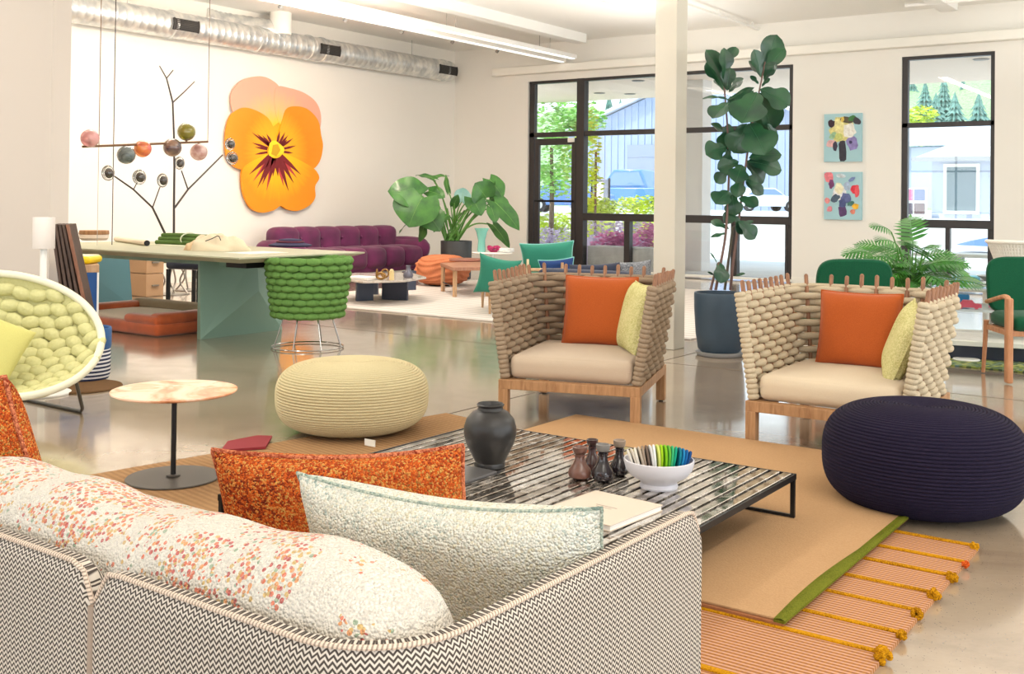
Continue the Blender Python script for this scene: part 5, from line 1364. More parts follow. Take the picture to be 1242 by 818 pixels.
# ---- pansy cut-out on the left wall
Xp = XL+.035
def PP(px, py, off=0): return PX(px, py, Xp+off)
def petal(nm, outline, off, mat, thick=.03):
    P = smoothpts([PP(px, py, off) for px, py in outline], 5, closed=True)
    return B().prism(P, (thick, 0, 0)).obj(nm, mat, pan, world=True, smooth=False)
pcn = PP(334, 183)
pan = thing('flower_artwork', 'giant orange pansy cut-out mounted on the left wall', 'artwork', (XL, PP(332, 180).y, PP(332, 257).z))
def petm(nm, stops, sc_=1.0, wob=.06):
    q = NM(nm); v = q.coord(); s = q.sep(v); O = WM[pan.name].inverted() @ pcn
    dy = q.math('SUBTRACT', s[1], O.y); dz = q.math('SUBTRACT', s[2], O.z)
    r = q.math('SQRT', q.math('ADD', q.math('MULTIPLY', dy, dy), q.math('MULTIPLY', dz, dz)))
    th = q.math('ARCTAN2', dz, dy); cmb = q.n('ShaderNodeCombineXYZ'); q.l(q.math('MULTIPLY', th, 6), cmb.inputs[0]); q.l(q.math('MULTIPLY', r, .6), cmb.inputs[1])
    st = q.noise(cmb.outputs[0], 3, 4)
    rr = q.math('ADD', q.math('DIVIDE', r, sc_), q.math('MULTIPLY', q.math('SUBTRACT', st, .5), wob*4))
    q.col(q.ramp(rr, stops)); q.set(Roughness=.55); return q.m
PEACH = petm('pansy_pale', [(.15, L((250, 196, 30))), (.4, L((250, 200, 50))), (.6, L((244, 190, 130))), (.9, L((232, 172, 148)))], 1.1)
ORA = petm('pansy_orange', [(.05, L((255, 190, 20))), (.4, L((252, 168, 22))), (.62, L((246, 142, 12))), (.95, L((244, 150, 30)))], 1.1)
ORY = petm('pansy_lower', [(.1, L((255, 200, 20))), (.45, L((255, 184, 16))), (.75, L((248, 152, 20)))], 1.1)
petal('petal', [(281,110),(292,98),(308,93),(322,94),(336,103),(341,116),(345,135),(335,150),(318,158),(300,150),(284,140),(279,124)], 0, PEACH, .02)
petal('petal', [(334,106),(350,107),(368,113),(382,124),(388,140),(386,158),(375,165),(355,160),(338,150),(332,128)], 0, PEACH, .025)
petal('petal', [(280,138),(292,131),(306,133),(322,142),(330,155),(334,172),(330,190),(312,204),(293,206),(280,200),(273,187),(272,165),(275,148)], 0, ORA, .035)
petal('petal', [(346,132),(358,129),(372,133),(384,146),(388,165),(390,178),(386,196),(376,206),(360,204),(344,192),(336,178),(337,160),(341,145)], 0, ORA, .035)
petal('petal', [(322,150),(340,148),(346,170),(350,196),(336,204),(318,202),(316,176)], 0, ORA, .012)
petal('petal', [(292,206),(300,198),(316,190),(334,184),(352,190),(368,198),(380,206),(385,216),(380,226),(380,240),(372,250),(358,256),(346,254),(338,250),(330,255),(316,258),(304,254),(297,244),(292,228)], 0, ORY, .045)
MAR = mk('pansy_maroon', (118, 22, 30), .6); MAR2 = mk('pansy_rose', (190, 60, 66), .6)
b = B(); b2 = B()
for i, (ax, ay) in enumerate(((302,158),(309,160),(316,162),(302,172),(306,178),(306,188),(322,160),(340,156),(347,158),(351,162),(358,166),(362,176),(358,186),(350,168))):
    k = .9; p = Vector((ax-334, ay-183)); dpx = p.length; u_ = p.normalized(); n_ = Vector((-u_.y, u_.x))
    q0, q1 = Vector((334, 183))+u_*10, Vector((334, 183))+p*k; 
    b.prism([PP(*(q0+n_*1.3), .036), PP(*((q0+q1)/2+n_*1.5), .036), PP(*q1, .036), PP(*((q0+q1)/2-n_*1.2), .036), PP(*(q0-n_*1.3), .036)], (.003, 0, 0))
for i, (ax, ay) in enumerate(((307,220),(312,228),(318,224),(323,232),(331,214),(337,214),(344,226),(350,232),(356,222),(360,216),(365,212),(302,212),(352,212),(314,212),(326,222),(347,218))):
    p = Vector((ax-334, ay-183)); u_ = p.normalized(); n_ = Vector((-u_.y, u_.x)); q0, q1 = Vector((334, 183))+u_*9, Vector((334, 183))+p*1.0
    (b if i % 3 else b2).prism([PP(*(q0+n_*2.6), .046), PP(*((q0*.55+q1*.45)+n_*2.2), .046), PP(*q1, .046), PP(*((q0*.55+q1*.45)-n_*2.2), .046), PP(*(q0-n_*2.6), .046)], (.003+.001*(i % 3), 0, 0))
b.obj('dark_ray', MAR, pan, world=True, smooth=False)['kind'] = 'stuff'; b2.obj('rose_ray', MAR2, pan, world=True, smooth=False)['kind'] = 'stuff'
cpt = [Vector((334, 181))+Vector((math.cos(a), math.sin(a)))*(9.5+1.5*math.sin(3*a+1)) for a in [2*PI*i/16 for i in range(16)]]
B().prism([PP(p.x, p.y, .05) for p in cpt], (.006, 0, 0)).obj('yellow_centre', mk('pansy_yellow', (250, 216, 40), .6), pan, world=True, smooth=False)
B().prism([PP(*p, .057) for p in ((331, 176), (337, 175), (340, 182), (335, 190), (329, 187))], (.003, 0, 0)).obj('throat', mk('pansy_throat', (206, 160, 20), .6), pan, world=True, smooth=False)
# ---- two canvases between the windows
def canvas(px0, py0, px1, py1, lab, blobs):
    a, c = PY(px0, py0, YB), PY(px1, py1, YB)
    t = thing('painting', lab, 'painting', ((a.x+c.x)/2, YB, c.z), 0, 'flower paintings on the far wall')
    B().box((a.x, YB-.05, c.z), (c.x, YB-.001, a.z)).obj('canvas', mk('canvas_blue', (168, 208, 216), .7) if 'canvas_blue' not in bpy.data.materials else bpy.data.materials['canvas_blue'], t, world=True, smooth=False)
    for k, (x, y, rx, ry, col, ang) in enumerate(blobs):
        cx, cz = a.x+(c.x-a.x)*x, a.z+(c.z-a.z)*y; w_, h_ = (c.x-a.x)*rx, (a.z-c.z)*ry; q = random.Random(k*7+int(x*100)); n = 12; P = []
        for i in range(n):
            an = 2*PI*i/n; rr = q.uniform(.78, 1.12); ex, ez = w_*rr*math.cos(an), h_*rr*math.sin(an)
            X = max(a.x+.004, min(c.x-.004, cx+ex*math.cos(ang)-ez*math.sin(ang))); Z = max(c.z+.004, min(a.z-.004, cz+ex*math.sin(ang)+ez*math.cos(ang))); P.append((X, YB-.0505-.0008*k, Z))
        nm = 'paint_%d_%d_%d' % col; m = bpy.data.materials.get(nm) or mk(nm, col, .6, var=.25, vs=18)
        B().prism(P, (0, -.0012, 0)).obj('brush_patch', m, t, world=True, smooth=False)
canvas(1001, 139, 1046, 196, 'upper small canvas with a pale yellow rose in a dark vase on blue', [(.5,.8,.11,.3,(50,46,60),0),(.5,.34,.34,.28,(222,214,140),0),(.42,.3,.16,.2,(236,226,160),.4),(.68,.36,.18,.16,(244,240,226),.3),(.62,.14,.2,.07,(90,80,60),-.3),(.2,.2,.1,.08,(50,30,44),0),(.75,.1,.12,.06,(60,120,60),.4),(.88,.16,.09,.09,(60,56,66),1),(.2,.62,.14,.09,(226,180,180),0),(.3,.68,.07,.12,(64,60,80),0),(.76,.62,.16,.15,(140,130,186),.2),(.72,.6,.05,.04,(50,46,90),0),(.25,.45,.12,.06,(150,190,150),.8),(.5,.12,.05,.06,(230,200,90),0),(.4,.48,.12,.08,(200,206,120),0)])
canvas(1001, 209, 1046, 267, 'lower small canvas with a red, white and violet bouquet on blue', [(.5,.82,.12,.14,(90,60,110),0),(.42,.42,.22,.18,(230,234,240),0),(.4,.34,.12,.12,(246,236,200),0),(.12,.1,.13,.12,(236,130,140),0),(.2,.25,.08,.1,(120,60,110),0),(.82,.36,.13,.1,(226,50,70),1.2),(.88,.4,.07,.13,(236,90,100),0),(.62,.3,.1,.1,(170,190,214),0),(.3,.55,.14,.08,(70,90,110),.5),(.6,.55,.16,.12,(90,100,150),0),(.5,.66,.1,.1,(70,80,130),0),(.85,.72,.09,.07,(236,180,50),0),(.78,.83,.07,.06,(230,140,120),0),(.16,.78,.08,.06,(226,140,150),0),(.72,.66,.1,.05,(70,120,110),.3),(.1,.6,.07,.07,(236,150,150),0),(.45,.08,.14,.05,(210,220,226),0),(.75,.15,.1,.04,(120,140,190),.6)])
# ================================================================ lounge corner
PURS = NM('plum_velvet'); q = PURS; v = q.coord(); q.col(q.ramp(q.noise(v, 4, 2), [(.3, L((84, 22, 66))), (.7, L((116, 34, 88)))])); q.set(Roughness=.75); q.b.inputs['Sheen Weight'].default_value = .2; PURS = q.m
sb = G(500, 340); Xs0 = XL+.25; ys1 = 14.2; 
yl = 11.45
t = thing('plum_sofa', 'long plum purple channel tufted sofa along the left wall', 'sofa', (Xs0+.5, (yl+ys1)/2, .016))
Ln = ys1-yl; zt_ = PX(480, 279, Xs0+.25).z
nC = 6; cwid = Ln/nC
for i in range(nC):
    y = yl+cwid*(i+.5)
    B().rbox((Xs0+.24, y, (.30+zt_)/2+.05), (.34, cwid*1.06, zt_-.26), .10, puff=.02).obj('back_channel', PURS, t, world=True)
    B().rbox((Xs0+.62, y, .30), (.78, cwid*1.05, .34), .10, puff=.02).obj('seat_channel', PURS, t, world=True)
B().box((Xs0+.1, yl+.06, .07), (Xs0+.95, ys1-.06, .22)).obj('base', PURS, t, world=True, smooth=False, bevel=.03)
for s_, yy in ((1, ys1+.06), (-1, yl-.06)):
    M = Matrix.Translation((Xs0+.52, yy, .41)) @ Matrix.Rotation(s_*-.30, 4, 'X')
    B().rbox((0, 0, .0), (.98, .28, .36), .13, M=M, puff=.04).obj('arm', PURS, t, world=True)
for (x, y) in ((.18, yl+.15), (.88, yl+.15), (.18, ys1-.15), (.88, ys1-.15)): B().cyl((Xs0+x, y, .017), (Xs0+x, y, .08), .025, n=10).obj('foot', BLACKM, t, world=True)
for i in range(nC-1):
    for z in (.52, .68):
        B().ell((Xs0+.40, yl+cwid*(i+1), z*zt_/.78), (.02, .02, .02), nu=8, nv=6).obj('button', PURS, t, world=True)
# low marble tables
MRB = marble('warm_marble', [(.3, L((150, 136, 124))), (.5, L((206, 196, 186))), (.7, L((176, 162, 150)))], 4, .15, .5, .2); GREYP = mk('blued_steel', (72, 80, 98), .35, metal=.4)
def lowtable(lab, corners, z, legs, nm='marble_table'):
    P = [G(px, py, z) for px, py in corners]; c = sum(P, Vector())/len(P)
    t = thing(nm, lab, 'table', (c.x, c.y, .016), 0, 'low marble tables on the pale rug')
    B().prism([(p.x, p.y, z-.025) for p in P], (0, 0, .025)).obj('table_top', MRB, t, world=True, smooth=False, bevel=.004)
    for (px, py, rz, L1) in legs:
        g = G(px, py, .016); M = Matrix.Translation((g.x, g.y, 0)) @ Matrix.Rotation(rz, 4, 'Z')
        B().box((-L1/2, -.02, .017), (L1/2, .02, z-.025), M).obj('leg', GREYP, t, world=True, smooth=False)
    return t
lowtable('low marble topped table with flat steel legs nearest the green tub chair', [(408, 336), (440, 341.5), (492, 340), (517, 336), (500, 331), (430, 331)], .305, [(442, 365, 1.2, .22), (479, 364, .3, .34), (450, 357, .3, .2), (496, 352, 1.2, .2)])
lowtable('second lower marble table behind, against the plum sofa', [(372, 338.5), (386, 344), (402, 344), (408, 338), (398, 334), (378, 335)], .24, [(400, 359, 1.2, .14), (388, 357, 1.2, .14)], 'marble_table')
def small(nm, lab, cat, px, py, z, prof, m, group=None, n=24):
    c = G(px, py, z); s = dep(c)/1305; o = B().lathe([(r*s, zz*s) for r, zz in prof], n=n).obj(nm, m); o.location = c; WM[o.name] = Matrix.Translation(c); return tag(o, lab, cat, group)
SILV = mk('dark_silver_glass', (110, 110, 124), .1, metal=.6)
small('bottle', 'small dark silvery bottle at the right end of the far marble table', 'bottle', 495, 337, .306, [(.01,0),(5.5,0),(6.3,2.5),(5.5,6),(2.6,10),(2.4,13),(3.2,14.5),(2.6,15),(1.6,13),(.01,12)], SILV)
GOLD = mk('aged_gold', (150, 112, 60), .3, metal=.7)
b = B(); c = G(462, 340, .306); s = dep(c)/1305
b.tube([c+Vector((0,0,2*s))+VR*(5*s*math.cos(a)) + Vector((0,0,3*s+3.4*s*math.sin(a))) for a in [2*PI*i/16 for i in range(16)]], 1.6*s, 8, closed=True).ell(c+Vector((0,0,8*s))-VR*5*s, (1.6*s,1.6*s,6*s)); tag(b.obj('sculpture', GOLD, world=True), 'small brass looped sculpture on the marble table, left of the candle pair', 'ornament')
b = B(); c = G(475, 340, .306)
b.cyl(c, c+Vector((0,0,10*s)), 3*s, n=20).ell(c+Vector((0,0,11*s)), 2.6*s); tag(b.obj('candle', mk('ivory_wax', (230, 206, 150), .5), world=True), 'ivory candle in the middle of the marble table', 'candle')
b = B(); c = G(467, 337, .306); b.tube([c+VR*(4.5*s*math.cos(a))+Vector((0,0,5.5*s+5*s*math.sin(a))) for a in [2*PI*i/16 for i in range(16)]], 1.1*s, 8, closed=True); tag(b.obj('ring_ornament', GOLD, world=True), 'upright gold ring ornament behind the ivory candle', 'ornament')
tb = G(440, 339, .306); tag(B().box((tb.x-.22, tb.y-.1, .3062), (tb.x+.16, tb.y+.16, .335)).obj('book', PAPER, world=True, smooth=False, bevel=.003), 'thick white book lying at the left of the far marble table', 'book')
# orange woven pouf
c = G(536, 346, .016); OPM = ropem('terracotta_rope', (212, 136, 96), (176, 100, 66), 90)
t = thing('pouf', 'terracotta orange woven pouf beside the big leaved plant', 'pouf', c)
R_ = 32.5*dep(c)/1305; hh = 37*dep(c)/1305
def opf(u, v):
    a = 2*PI*u; e = -PI/2+PI*v; r = R_*abs(math.cos(e))**.62; z = hh/2+hh/2*math.copysign(abs(math.sin(e))**.8, e)
    k = 1+.035*math.sin(a*6+10*v)+.03*math.sin(v*60+3*math.sin(3*a))+.02*math.sin(9*a-20*v); return Vector((r*k*math.cos(a), r*k*math.sin(a), z))
B().grid(opf, 96, 70).obj('woven_cover', OPM, t); B().lathe([(.001,0),(R_*.5,0),(R_*.55,.03),(.001,.03)], n=32).obj('base', BLACKM, t)
# wooden bench table
LEA = wood('red_brown_wood', (150, 100, 78), (186, 136, 108), (10, 30, 4))
P = [G(px, py, .40) for px, py in ((534, 319), (549, 324.5), (596, 324), (592, 316))]; c = sum(P, Vector())/4
t = thing('bench_table', 'small reddish wooden bench table behind the teal chair', 'table', (c.x, c.y, .016))
B().prism([(p.x, p.y, .355) for p in P], (0, 0, .045)).obj('table_top', LEA, t, world=True, smooth=False, bevel=.006)
for (i, j) in ((1, 3), (0, 2), (2, 0), (3, 1)): p = P[i].lerp(P[j], .06); B().box((p.x-.02, p.y-.02, .017), (p.x+.02, p.y+.02, .356)).obj('leg', OAK, t, world=True, smooth=False)
for (i, j) in ((0, 1), (2, 3)):
    a, c_ = P[i].lerp(P[(i+2) % 4], .06), P[j].lerp(P[(j+2) % 4], .06); B().tube([(a.x, a.y, .14), (c_.x, c_.y, .14)], .01, 8).obj('stretcher', BLACKM, t, world=True)
c = G(566, 316.5, .402); tag(B().lathe([(.001, 0), (.24, 0), (.25, .012), (.24, .03), (.001, .032)], n=40).obj('round_tray', mk('red_brown_leather', (150, 96, 80), .5), world=False), 'round reddish brown leather tray on the bench table', 'tray'); o = bpy.data.objects['round_tray']; o.location = c
# ================================================================ teal lounge chair and the sofa behind the left rope armchair
TEALF = weave('teal_linen', (64, 146, 122), (44, 118, 100), 200); TEALP = mk('aqua_piping', (140, 206, 200), .8); NAVF = weave('navy_cloth', (46, 74, 130), (34, 56, 104), 200); INK = weave('ink_cloth', (60, 66, 84), (44, 48, 64), 160); MARL = tweed('grey_marl_cloth', [(.2, L((96, 100, 108))), (.6, L((150, 152, 156)))], 120, .003)
fl1 = G(594, 381, .016); d0 = dep(fl1); s = d0/1305
t = thing('wooden_lounge_chair', 'oak framed lounge chair with teal cushions behind the left rope armchair', 'armchair', (fl1.x, fl1.y, .016), 0)
rt = D(672, 378, d0+.1); rt.z = 0; back = (rt-Vector((fl1.x, fl1.y, 0))); ex = back.normalized(); ey = Vector((-ex.y, ex.x, 0)); o0 = Vector((fl1.x, fl1.y, 0))
WC = .80
for (a, b_, h) in ((0, 0, .58), (WC, 0, .58), (0, .7, .46), (WC, .7, .46)):
    p = o0+ex*a+ey*b_; B().tube([p+Vector((0,0,.017)), p+Vector((0,0,h*.5)), p+Vector((0,0,h))], [.013, .020, .016], 10).obj('leg', OAK, t, world=True)
p = D(640, 330, d0); p.z = 0
B().tube([Vector((p.x, p.y, .30)), Vector((p.x, p.y, H-(313-243)*s))], [.016, .014], 10).obj('back_post', mk('pale_ash', (226, 202, 166), .5), t, world=True)
for (a0, b0, a1, b1, z) in ((0,0,WC,0,.29), (0,.7,WC,.7,.29), (0,0,0,.7,.29), (WC,0,WC,.7,.29), (0,0,WC,0,.50)):
    B().tube([o0+ex*a0+ey*b0+Vector((0,0,z)), o0+ex*a1+ey*b1+Vector((0,0,z))], .018, 10).obj('rail', OAK, t, world=True)
M0 = Matrix(((ex.x, ey.x, 0, o0.x), (ex.y, ey.y, 0, o0.y), (0, 0, 1, 0), (0,0,0,1)))
B().rbox((WC/2, .36, .37), (WC-.06, .70, .13), .05, M=M0, puff=.02).obj('seat_cushion', TEALF, t, world=True)
a_, b_ = D(581, 306, d0-.03), D(634, 316, d0-.1)
pillow('cushion', 'teal cushion with pinched corner, left one on the oak lounge chair', 'cushion', place2(a_, b_, 0, .45, lean_=.1), .48, .45, .15, TEALF, None, pinch=.16, seed=21)
a_, b_ = D(627, 297, d0+.55), D(699, 293, d0+.50)
pillow('cushion', 'teal cushion with aqua piping, right one on the oak lounge chair', 'cushion', place2(a_, b_, 0, .40, lean_=.1), .62, .42, .17, TEALF, TEALP, pinch=.10, seed=22)
a_, b_ = D(652, 318, d0+.22), D(697, 314, d0+.2)
pillow('cushion', 'small royal blue cushion with aqua piping before the right teal cushion', 'cushion', place2(a_, b_, 0, .26, lean_=.15), .40, .30, .11, NAVF, TEALP, pinch=.12, seed=23)
# grey sofa whose back shows over the rope armchair
a_, b_ = D(655, 332, 9.6), D(835, 330, 9.0)
gx = (b_-a_); gx.z = 0; gl = gx.length; gx.normalize(); gy = Vector((-gx.y, gx.x, 0))
M0 = Matrix(((gx.x, gy.x, 0, a_.x), (gx.y, gy.y, 0, a_.y), (0, 0, 1, 0), (0,0,0,1)))
t = thing('low_sofa', 'low ink grey sofa just behind the left rope armchair', 'sofa', (a_.x, a_.y, 0))
zz = H-(329-246)/1305*9.3
gl2 = gl*.64
B().rbox((gl2/2, .0, zz/2+.06), (gl2, .20, zz-.12), .06, M=M0).obj('backrest', INK, t, world=True)
B().rbox((gl2/2, .46, .28), (gl2, .86, .26), .06, M=M0).obj('seat', INK, t, world=True)
for x, y in ((.06, 0), (gl2-.06, 0), (.06, .8), (gl2-.06, .8)): p = M0 @ Vector((x, y, 0)); B().cyl((p.x, p.y, .002), (p.x, p.y, .18), .022, n=10).obj('leg', BLACKM, t, world=True)
for (x0, x1, y, m, lab) in ((690, 752, 320, INK, 'long dark ink cushion along the back of the low grey sofa'), (746, 790, 317, MARL, 'mottled grey cushion at the right end of the low grey sofa')):
    p_, q_2 = D(x0, y+1, 9.75), D(x1, y-2, 9.65); pillow('cushion', lab, 'cushion', place2(p_, q_2, 0, .34, lean_=-.12), (q_2-p_).length, .34, .16, m, None, pinch=.08, seed=x0)
# ================================================================ leaves
def leafm(name, c1, c2, under=None, rough=.35, vein=None):
    q = NM(name); v = q.coord(); n = q.noise(v, 6, 3); q.col(q.ramp(n, [(.3, L(c1)), (.7, L(c2))])); q.set(Roughness=rough); q.b.inputs['Coat Weight'].default_value = .15; return q.m
FIG = leafm('fig_leaf', (18, 58, 42), (40, 92, 54)); ELE = leafm('colocasia_leaf', (36, 86, 38), (72, 130, 54)); PHI = leafm('philodendron_leaf', (28, 96, 34), (78, 150, 52)); VEIN = mk('leaf_vein', (120, 166, 90), .5); FVEIN = mk('fig_vein', (58, 112, 74), .5)
def prof_fig(t): return .25*max(0, math.sin(PI*min(1, t**.9)))**.75*(.62+.85*t**1.6-.28*math.exp(-((t-.36)/.13)**2)) if t < 1 else 0
def prof_heart(t): return (.42*math.sin(PI*(t*.86+.14))**.8)*(1.0-.12*t)
def leaf_bm(b, L_, prof, Wk, droop, fold, ns=12, nw=6, wave=.0, M=None, notch=0, seed=0):
    q = random.Random(seed); ph = q.uniform(0, 6); vs = []; fs = []
    for i in range(ns+1):
        t = i/ns; w_ = prof(t)*Wk*L_; ang = droop*t
        if droop > 1e-4: cx = L_*math.sin(ang)/droop; cz = -L_*(1-math.cos(ang))/droop
        else: cx, cz = L_*t, 0
        for j in range(nw+1):
            k = 2*j/nw-1; y = k*w_; up = abs(k)*w_*fold+wave*L_*math.sin(t*14+ph+k*2)*abs(k)
            xx = cx-(notch*L_*abs(k)*(1-t)**3 if notch else 0)
            p = Vector((xx+up*math.sin(ang), y, cz+up*math.cos(ang))); vs.append(M @ p if M else p)
    m = nw+1
    for i in range(ns):
        for j in range(nw): fs.append((i*m+j, i*m+j+1, (i+1)*m+j+1, (i+1)*m+j))
    b.add(vs, fs)
def leaf_part(parent, name, mat, base, tip, facing, prof, Wk=1, droop=.5, fold=.2, wave=.01, notch=0, seed=0, vein=True):
    base, tip = Vector(base), Vector(tip); x = (tip-base); Lc = x.length
    La = Lc*(1+droop*droop/24); M = frame(base, x, facing)
    M = M @ Matrix.Rotation(-droop/2, 4, 'Y')
    b = B(); leaf_bm(b, La, prof, Wk, droop, fold, wave=wave, M=M, notch=notch, seed=seed)
    o = b.obj(name, mat, parent, world=True)
    if vein:
        pts = []
        for i in range(9):
            t = i/8*.96; a = droop*t; pts.append(M @ Vector((La*math.sin(a)/max(droop, 1e-4), 0, -La*(1-math.cos(a))/max(droop, 1e-4)+.0015)))
        B().tube(pts, [La*.010*(1-.8*i/8) for i in range(9)], 5).obj('midrib', VEIN if vein is True else vein, o, world=True)
    return o
# ---- fiddle leaf fig
pc = G(873, 431, 0); df = dep(pc); s = df/1305
t = thing('potted_fig_tree', 'tall fiddle leaf fig tree in a dark slate blue pot between the armchairs', 'potted plant', pc)
POTM = mk('slate_blue_pot', (58, 76, 92), .45, var=.08, vs=8); R_ = 31.5*s; hp_ = 76*s
B().lathe([(.001, .03), (R_*.72, .03), (R_*.84, .06), (R_*.93, hp_*.35), (R_*.99, hp_*.75), (R_*1.0, hp_*.97), (R_*.985, hp_), (R_*.92, hp_), (R_*.90, hp_*.9), (.001, hp_*.9)], n=56).obj('pot', POTM, t)
B().lathe([(.001, .002), (R_*.86, .002), (R_*.92, .018), (R_*.93, .034), (R_*.86, .034), (.001, .03)], n=48).obj('saucer', mk('grey_saucer', (150, 150, 150), .5), t)
B().lathe([(.001, hp_*.905), (R_*.9, hp_*.905)], n=32).obj('soil', mk('soil', (60, 46, 38), .95), t)
STEM = mk('fig_stem', (120, 92, 84), .7)
def S(px, py, o=0): return D(px, py, df+o)
stems = [[(868, 352, 0), (874, 320, 0), (880, 285, -.02), (883, 240, 0), (884, 200, .05), (882, 150, 0), (878, 100, 0), (876, 75, 0)],
         [(886, 352, .05), (889, 320, .03), (894, 285, .02), (900, 235, .02), (906, 190, 0), (914, 140, 0), (921, 110, 0), (928, 75, 0)],
         [(862, 352, -.04), (866, 335, -.04), (872, 318, -.05)]]
for st_ in stems:
    pts = smoothpts([S(*p) for p in st_], 4); B().tube(pts, [.013*(1-.55*i/len(pts)) for i in range(len(pts))], 8).obj('stem', STEM, t, world=True)
B().tube([S(879, 352, .1), S(889, 275, .06)], .012, 8).obj('support_stake', mk('cane', (96, 90, 78), .7), t, world=True)
q = random.Random(5)
FL = [ # base px,py  tip px,py  width factor, depth offset
 (877,100,856,60,1.0,0),(878,98,878,58,1.0,-.1),(880,80,893,57,.9,.05),(877,105,856,76,.8,.1),(882,110,886,82,1.2,-.1),(884,112,902,95,1.2,.05),(880,112,866,97,.7,.1),
 (880,120,852,120,.5,.1),(882,122,915,106,.4,.1),(884,125,864,144,1.2,-.1),(886,122,870,118,.5,0),
 (922,92,914,60,1.1,-.05),(924,90,942,42,1.0,.05),(926,92,952,58,.8,0),(925,95,908,74,1.0,.1),(927,98,942,76,1.1,-.1),(920,102,910,92,.9,0),(924,105,934,95,.8,.05),
 (922,108,958,128,1.25,-.05),(918,112,900,150,1.6,-.15),(920,112,936,158,1.3,.08),(914,110,886,140,1.2,.05),(912,138,884,122,1.0,.15),(916,140,920,168,1.4,.1),
 (908,150,928,188,1.6,-.15),(906,150,890,186,1.5,-.05),(904,158,876,178,1.1,.1),(884,150,880,182,1.3,0),(884,165,862,150,.8,.1),(930,150,940,170,.9,.1),
 (880,178,856,188,1.5,-.08),(884,180,880,200,1.1,.05),(922,172,940,166,1.3,0),(908,192,948,188,1.0,-.08),(906,196,948,207,1.0,.02),(904,195,926,222,1.2,.1),
 (900,200,892,222,1.3,-.12),(896,196,870,205,1.2,-.02),(884,205,868,222,1.2,.05),(900,215,920,222,1.2,-.05),(898,215,894,240,1.2,.02),(904,220,926,236,1.0,.1),
 (884,232,868,248,1.5,-.08),(888,235,892,262,1.4,-.02),(896,240,920,250,1.2,-.05),(890,250,880,272,1.0,.08),(892,262,900,285,.9,.03),(896,268,916,290,1.2,-.03),(884,278,862,268,.7,.05),(882,283,862,288,.4,0),(894,276,914,268,.5,.08),
 (872,318,874,344,1.3,-.05),(870,320,861,306,.3,0),(868,335,858,330,.4,0),(892,335,904,332,.5,0)]
for k, (bx, by, tx, ty, wk, off) in enumerate(FL):
    b0, t0_ = S(bx, by, off*.5), S(tx, ty, off+q.uniform(-.10, .06))
    fc = -VF*q.uniform(.55, 1)+Vector((0, 0, 1))*q.uniform(.2, .7)+VR*q.uniform(-.4, .4)
    leaf_part(t, 'leaf', FIG, b0, t0_, fc, prof_fig, Wk=wk*1.32 if wk > .6 else wk*1.1, droop=q.uniform(.2, .7), fold=.16, wave=.012, seed=k, vein=FVEIN)
# ---- big leaved plant in the corner
dp_ = 17.0; pc = D(553, 330, dp_); pc.z = 0; s = dp_/1305
t = thing('potted_colocasia', 'large plant with big scalloped leaves in a dark pot in the far corner', 'potted plant', (pc.x, pc.y, .016))
zt_ = H-(292-243.5)*s-.016; R_ = 19*s; DPOT = mk('charcoal_pot', (58, 60, 62), .5)
B().lathe([(.001, .002), (R_*.94, .002), (R_*.96, .02), (R_, zt_-.01), (R_*.99, zt_), (R_*.92, zt_), (R_*.91, zt_-.05), (.001, zt_-.05)], n=48).obj('pot', DPOT, t)
B().lathe([(.001, zt_-.048), (R_*.9, zt_-.048)], n=32).obj('soil', bpy.data.materials['soil'], t)
STG = mk('green_stalk', (84, 136, 54), .5)
def S(px, py, o=0): return D(px, py, dp_+o)
CL = [ # stalk top (leaf base), leaf tip, width, offset, facing
 (511,237,470,232,1.25,-.1,'f'),(512,240,496,276,1.9,-.3,'f'),(515,256,534,281,1.3,-.2,'f'),(520,232,540,240,1.0,.1,'f'),(526,217,504,213,.55,.1,'e'),(524,216,545,214,.5,.2,'e'),(544,232,541,212,.4,.1,'e'),
 (590,240,576,222,1.7,0,'f'),(572,240,584,262,1.2,-.05,'f'),(600,232,572,232,.0,.1,'e'),(560,245,562,228,1.2,.1,'b'),(550,250,556,236,.8,.0,'f'),(600,245,630,280,.62,0,'f'),(596,252,601,271,.9,-.1,'f'),(598,228,607,262,.5,.1,'e'),(604,238,618,260,.6,.1,'f'),
 (598,273,618,301,.5,-.1,'e'),(514,272,508,294,.6,.0,'e'),(500,268,484,284,.5,.1,'e'),(594,218,610,240,1.0,.2,'f'),(542,262,534,272,.9,-.1,'f'),(534,296-25,526,282,.8,0,'f')]
TEALLEAF = leafm('bluish_leaf', (110, 160, 156), (150, 192, 186))
for k, (bx, by, tx, ty, wk, off, fa) in enumerate(CL):
    if wk == 0: continue
    b0, t1_ = S(bx, by, off), S(tx, ty, off+(-.1 if fa == 'f' else .15))
    root = S(548+(k % 7-3)*2.5, 292, (k % 3-1)*.06); mid = root.lerp(b0, .55)+Vector((0, 0, .12))
    B().tube(smoothpts([root, mid, b0], 8), [.016*(1-.5*i/16) for i in range(17)], 6).obj('stalk', STG, t, world=True)
    fc = -VF*.8+Vector((0, 0, 1))*.5+VR*(.2 if tx > bx else -.2)
    if fa == 'e': fc = Vector((0, 0, 1))*.9-VF*.1+VR*(.5 if k % 2 else -.5)
    leaf_part(t, 'leaf', TEALLEAF if fa == 'b' else ELE, b0, t1_, fc, prof_heart, Wk=wk*1.05, droop=.55, fold=.12, wave=.02, notch=.22, seed=k, vein=True)
for k in range(14):
    root = S(548+(k % 7-3)*2.6, 292, (k % 3-1)*.08); tip = S(530+k*4.2, 262-(k*37 % 17), (k % 5-2)*.1)
    B().tube(smoothpts([root, root.lerp(tip, .5)+Vector((0, 0, .06)), tip], 5), .010, 6).obj('stalk', STG, t, world=True)
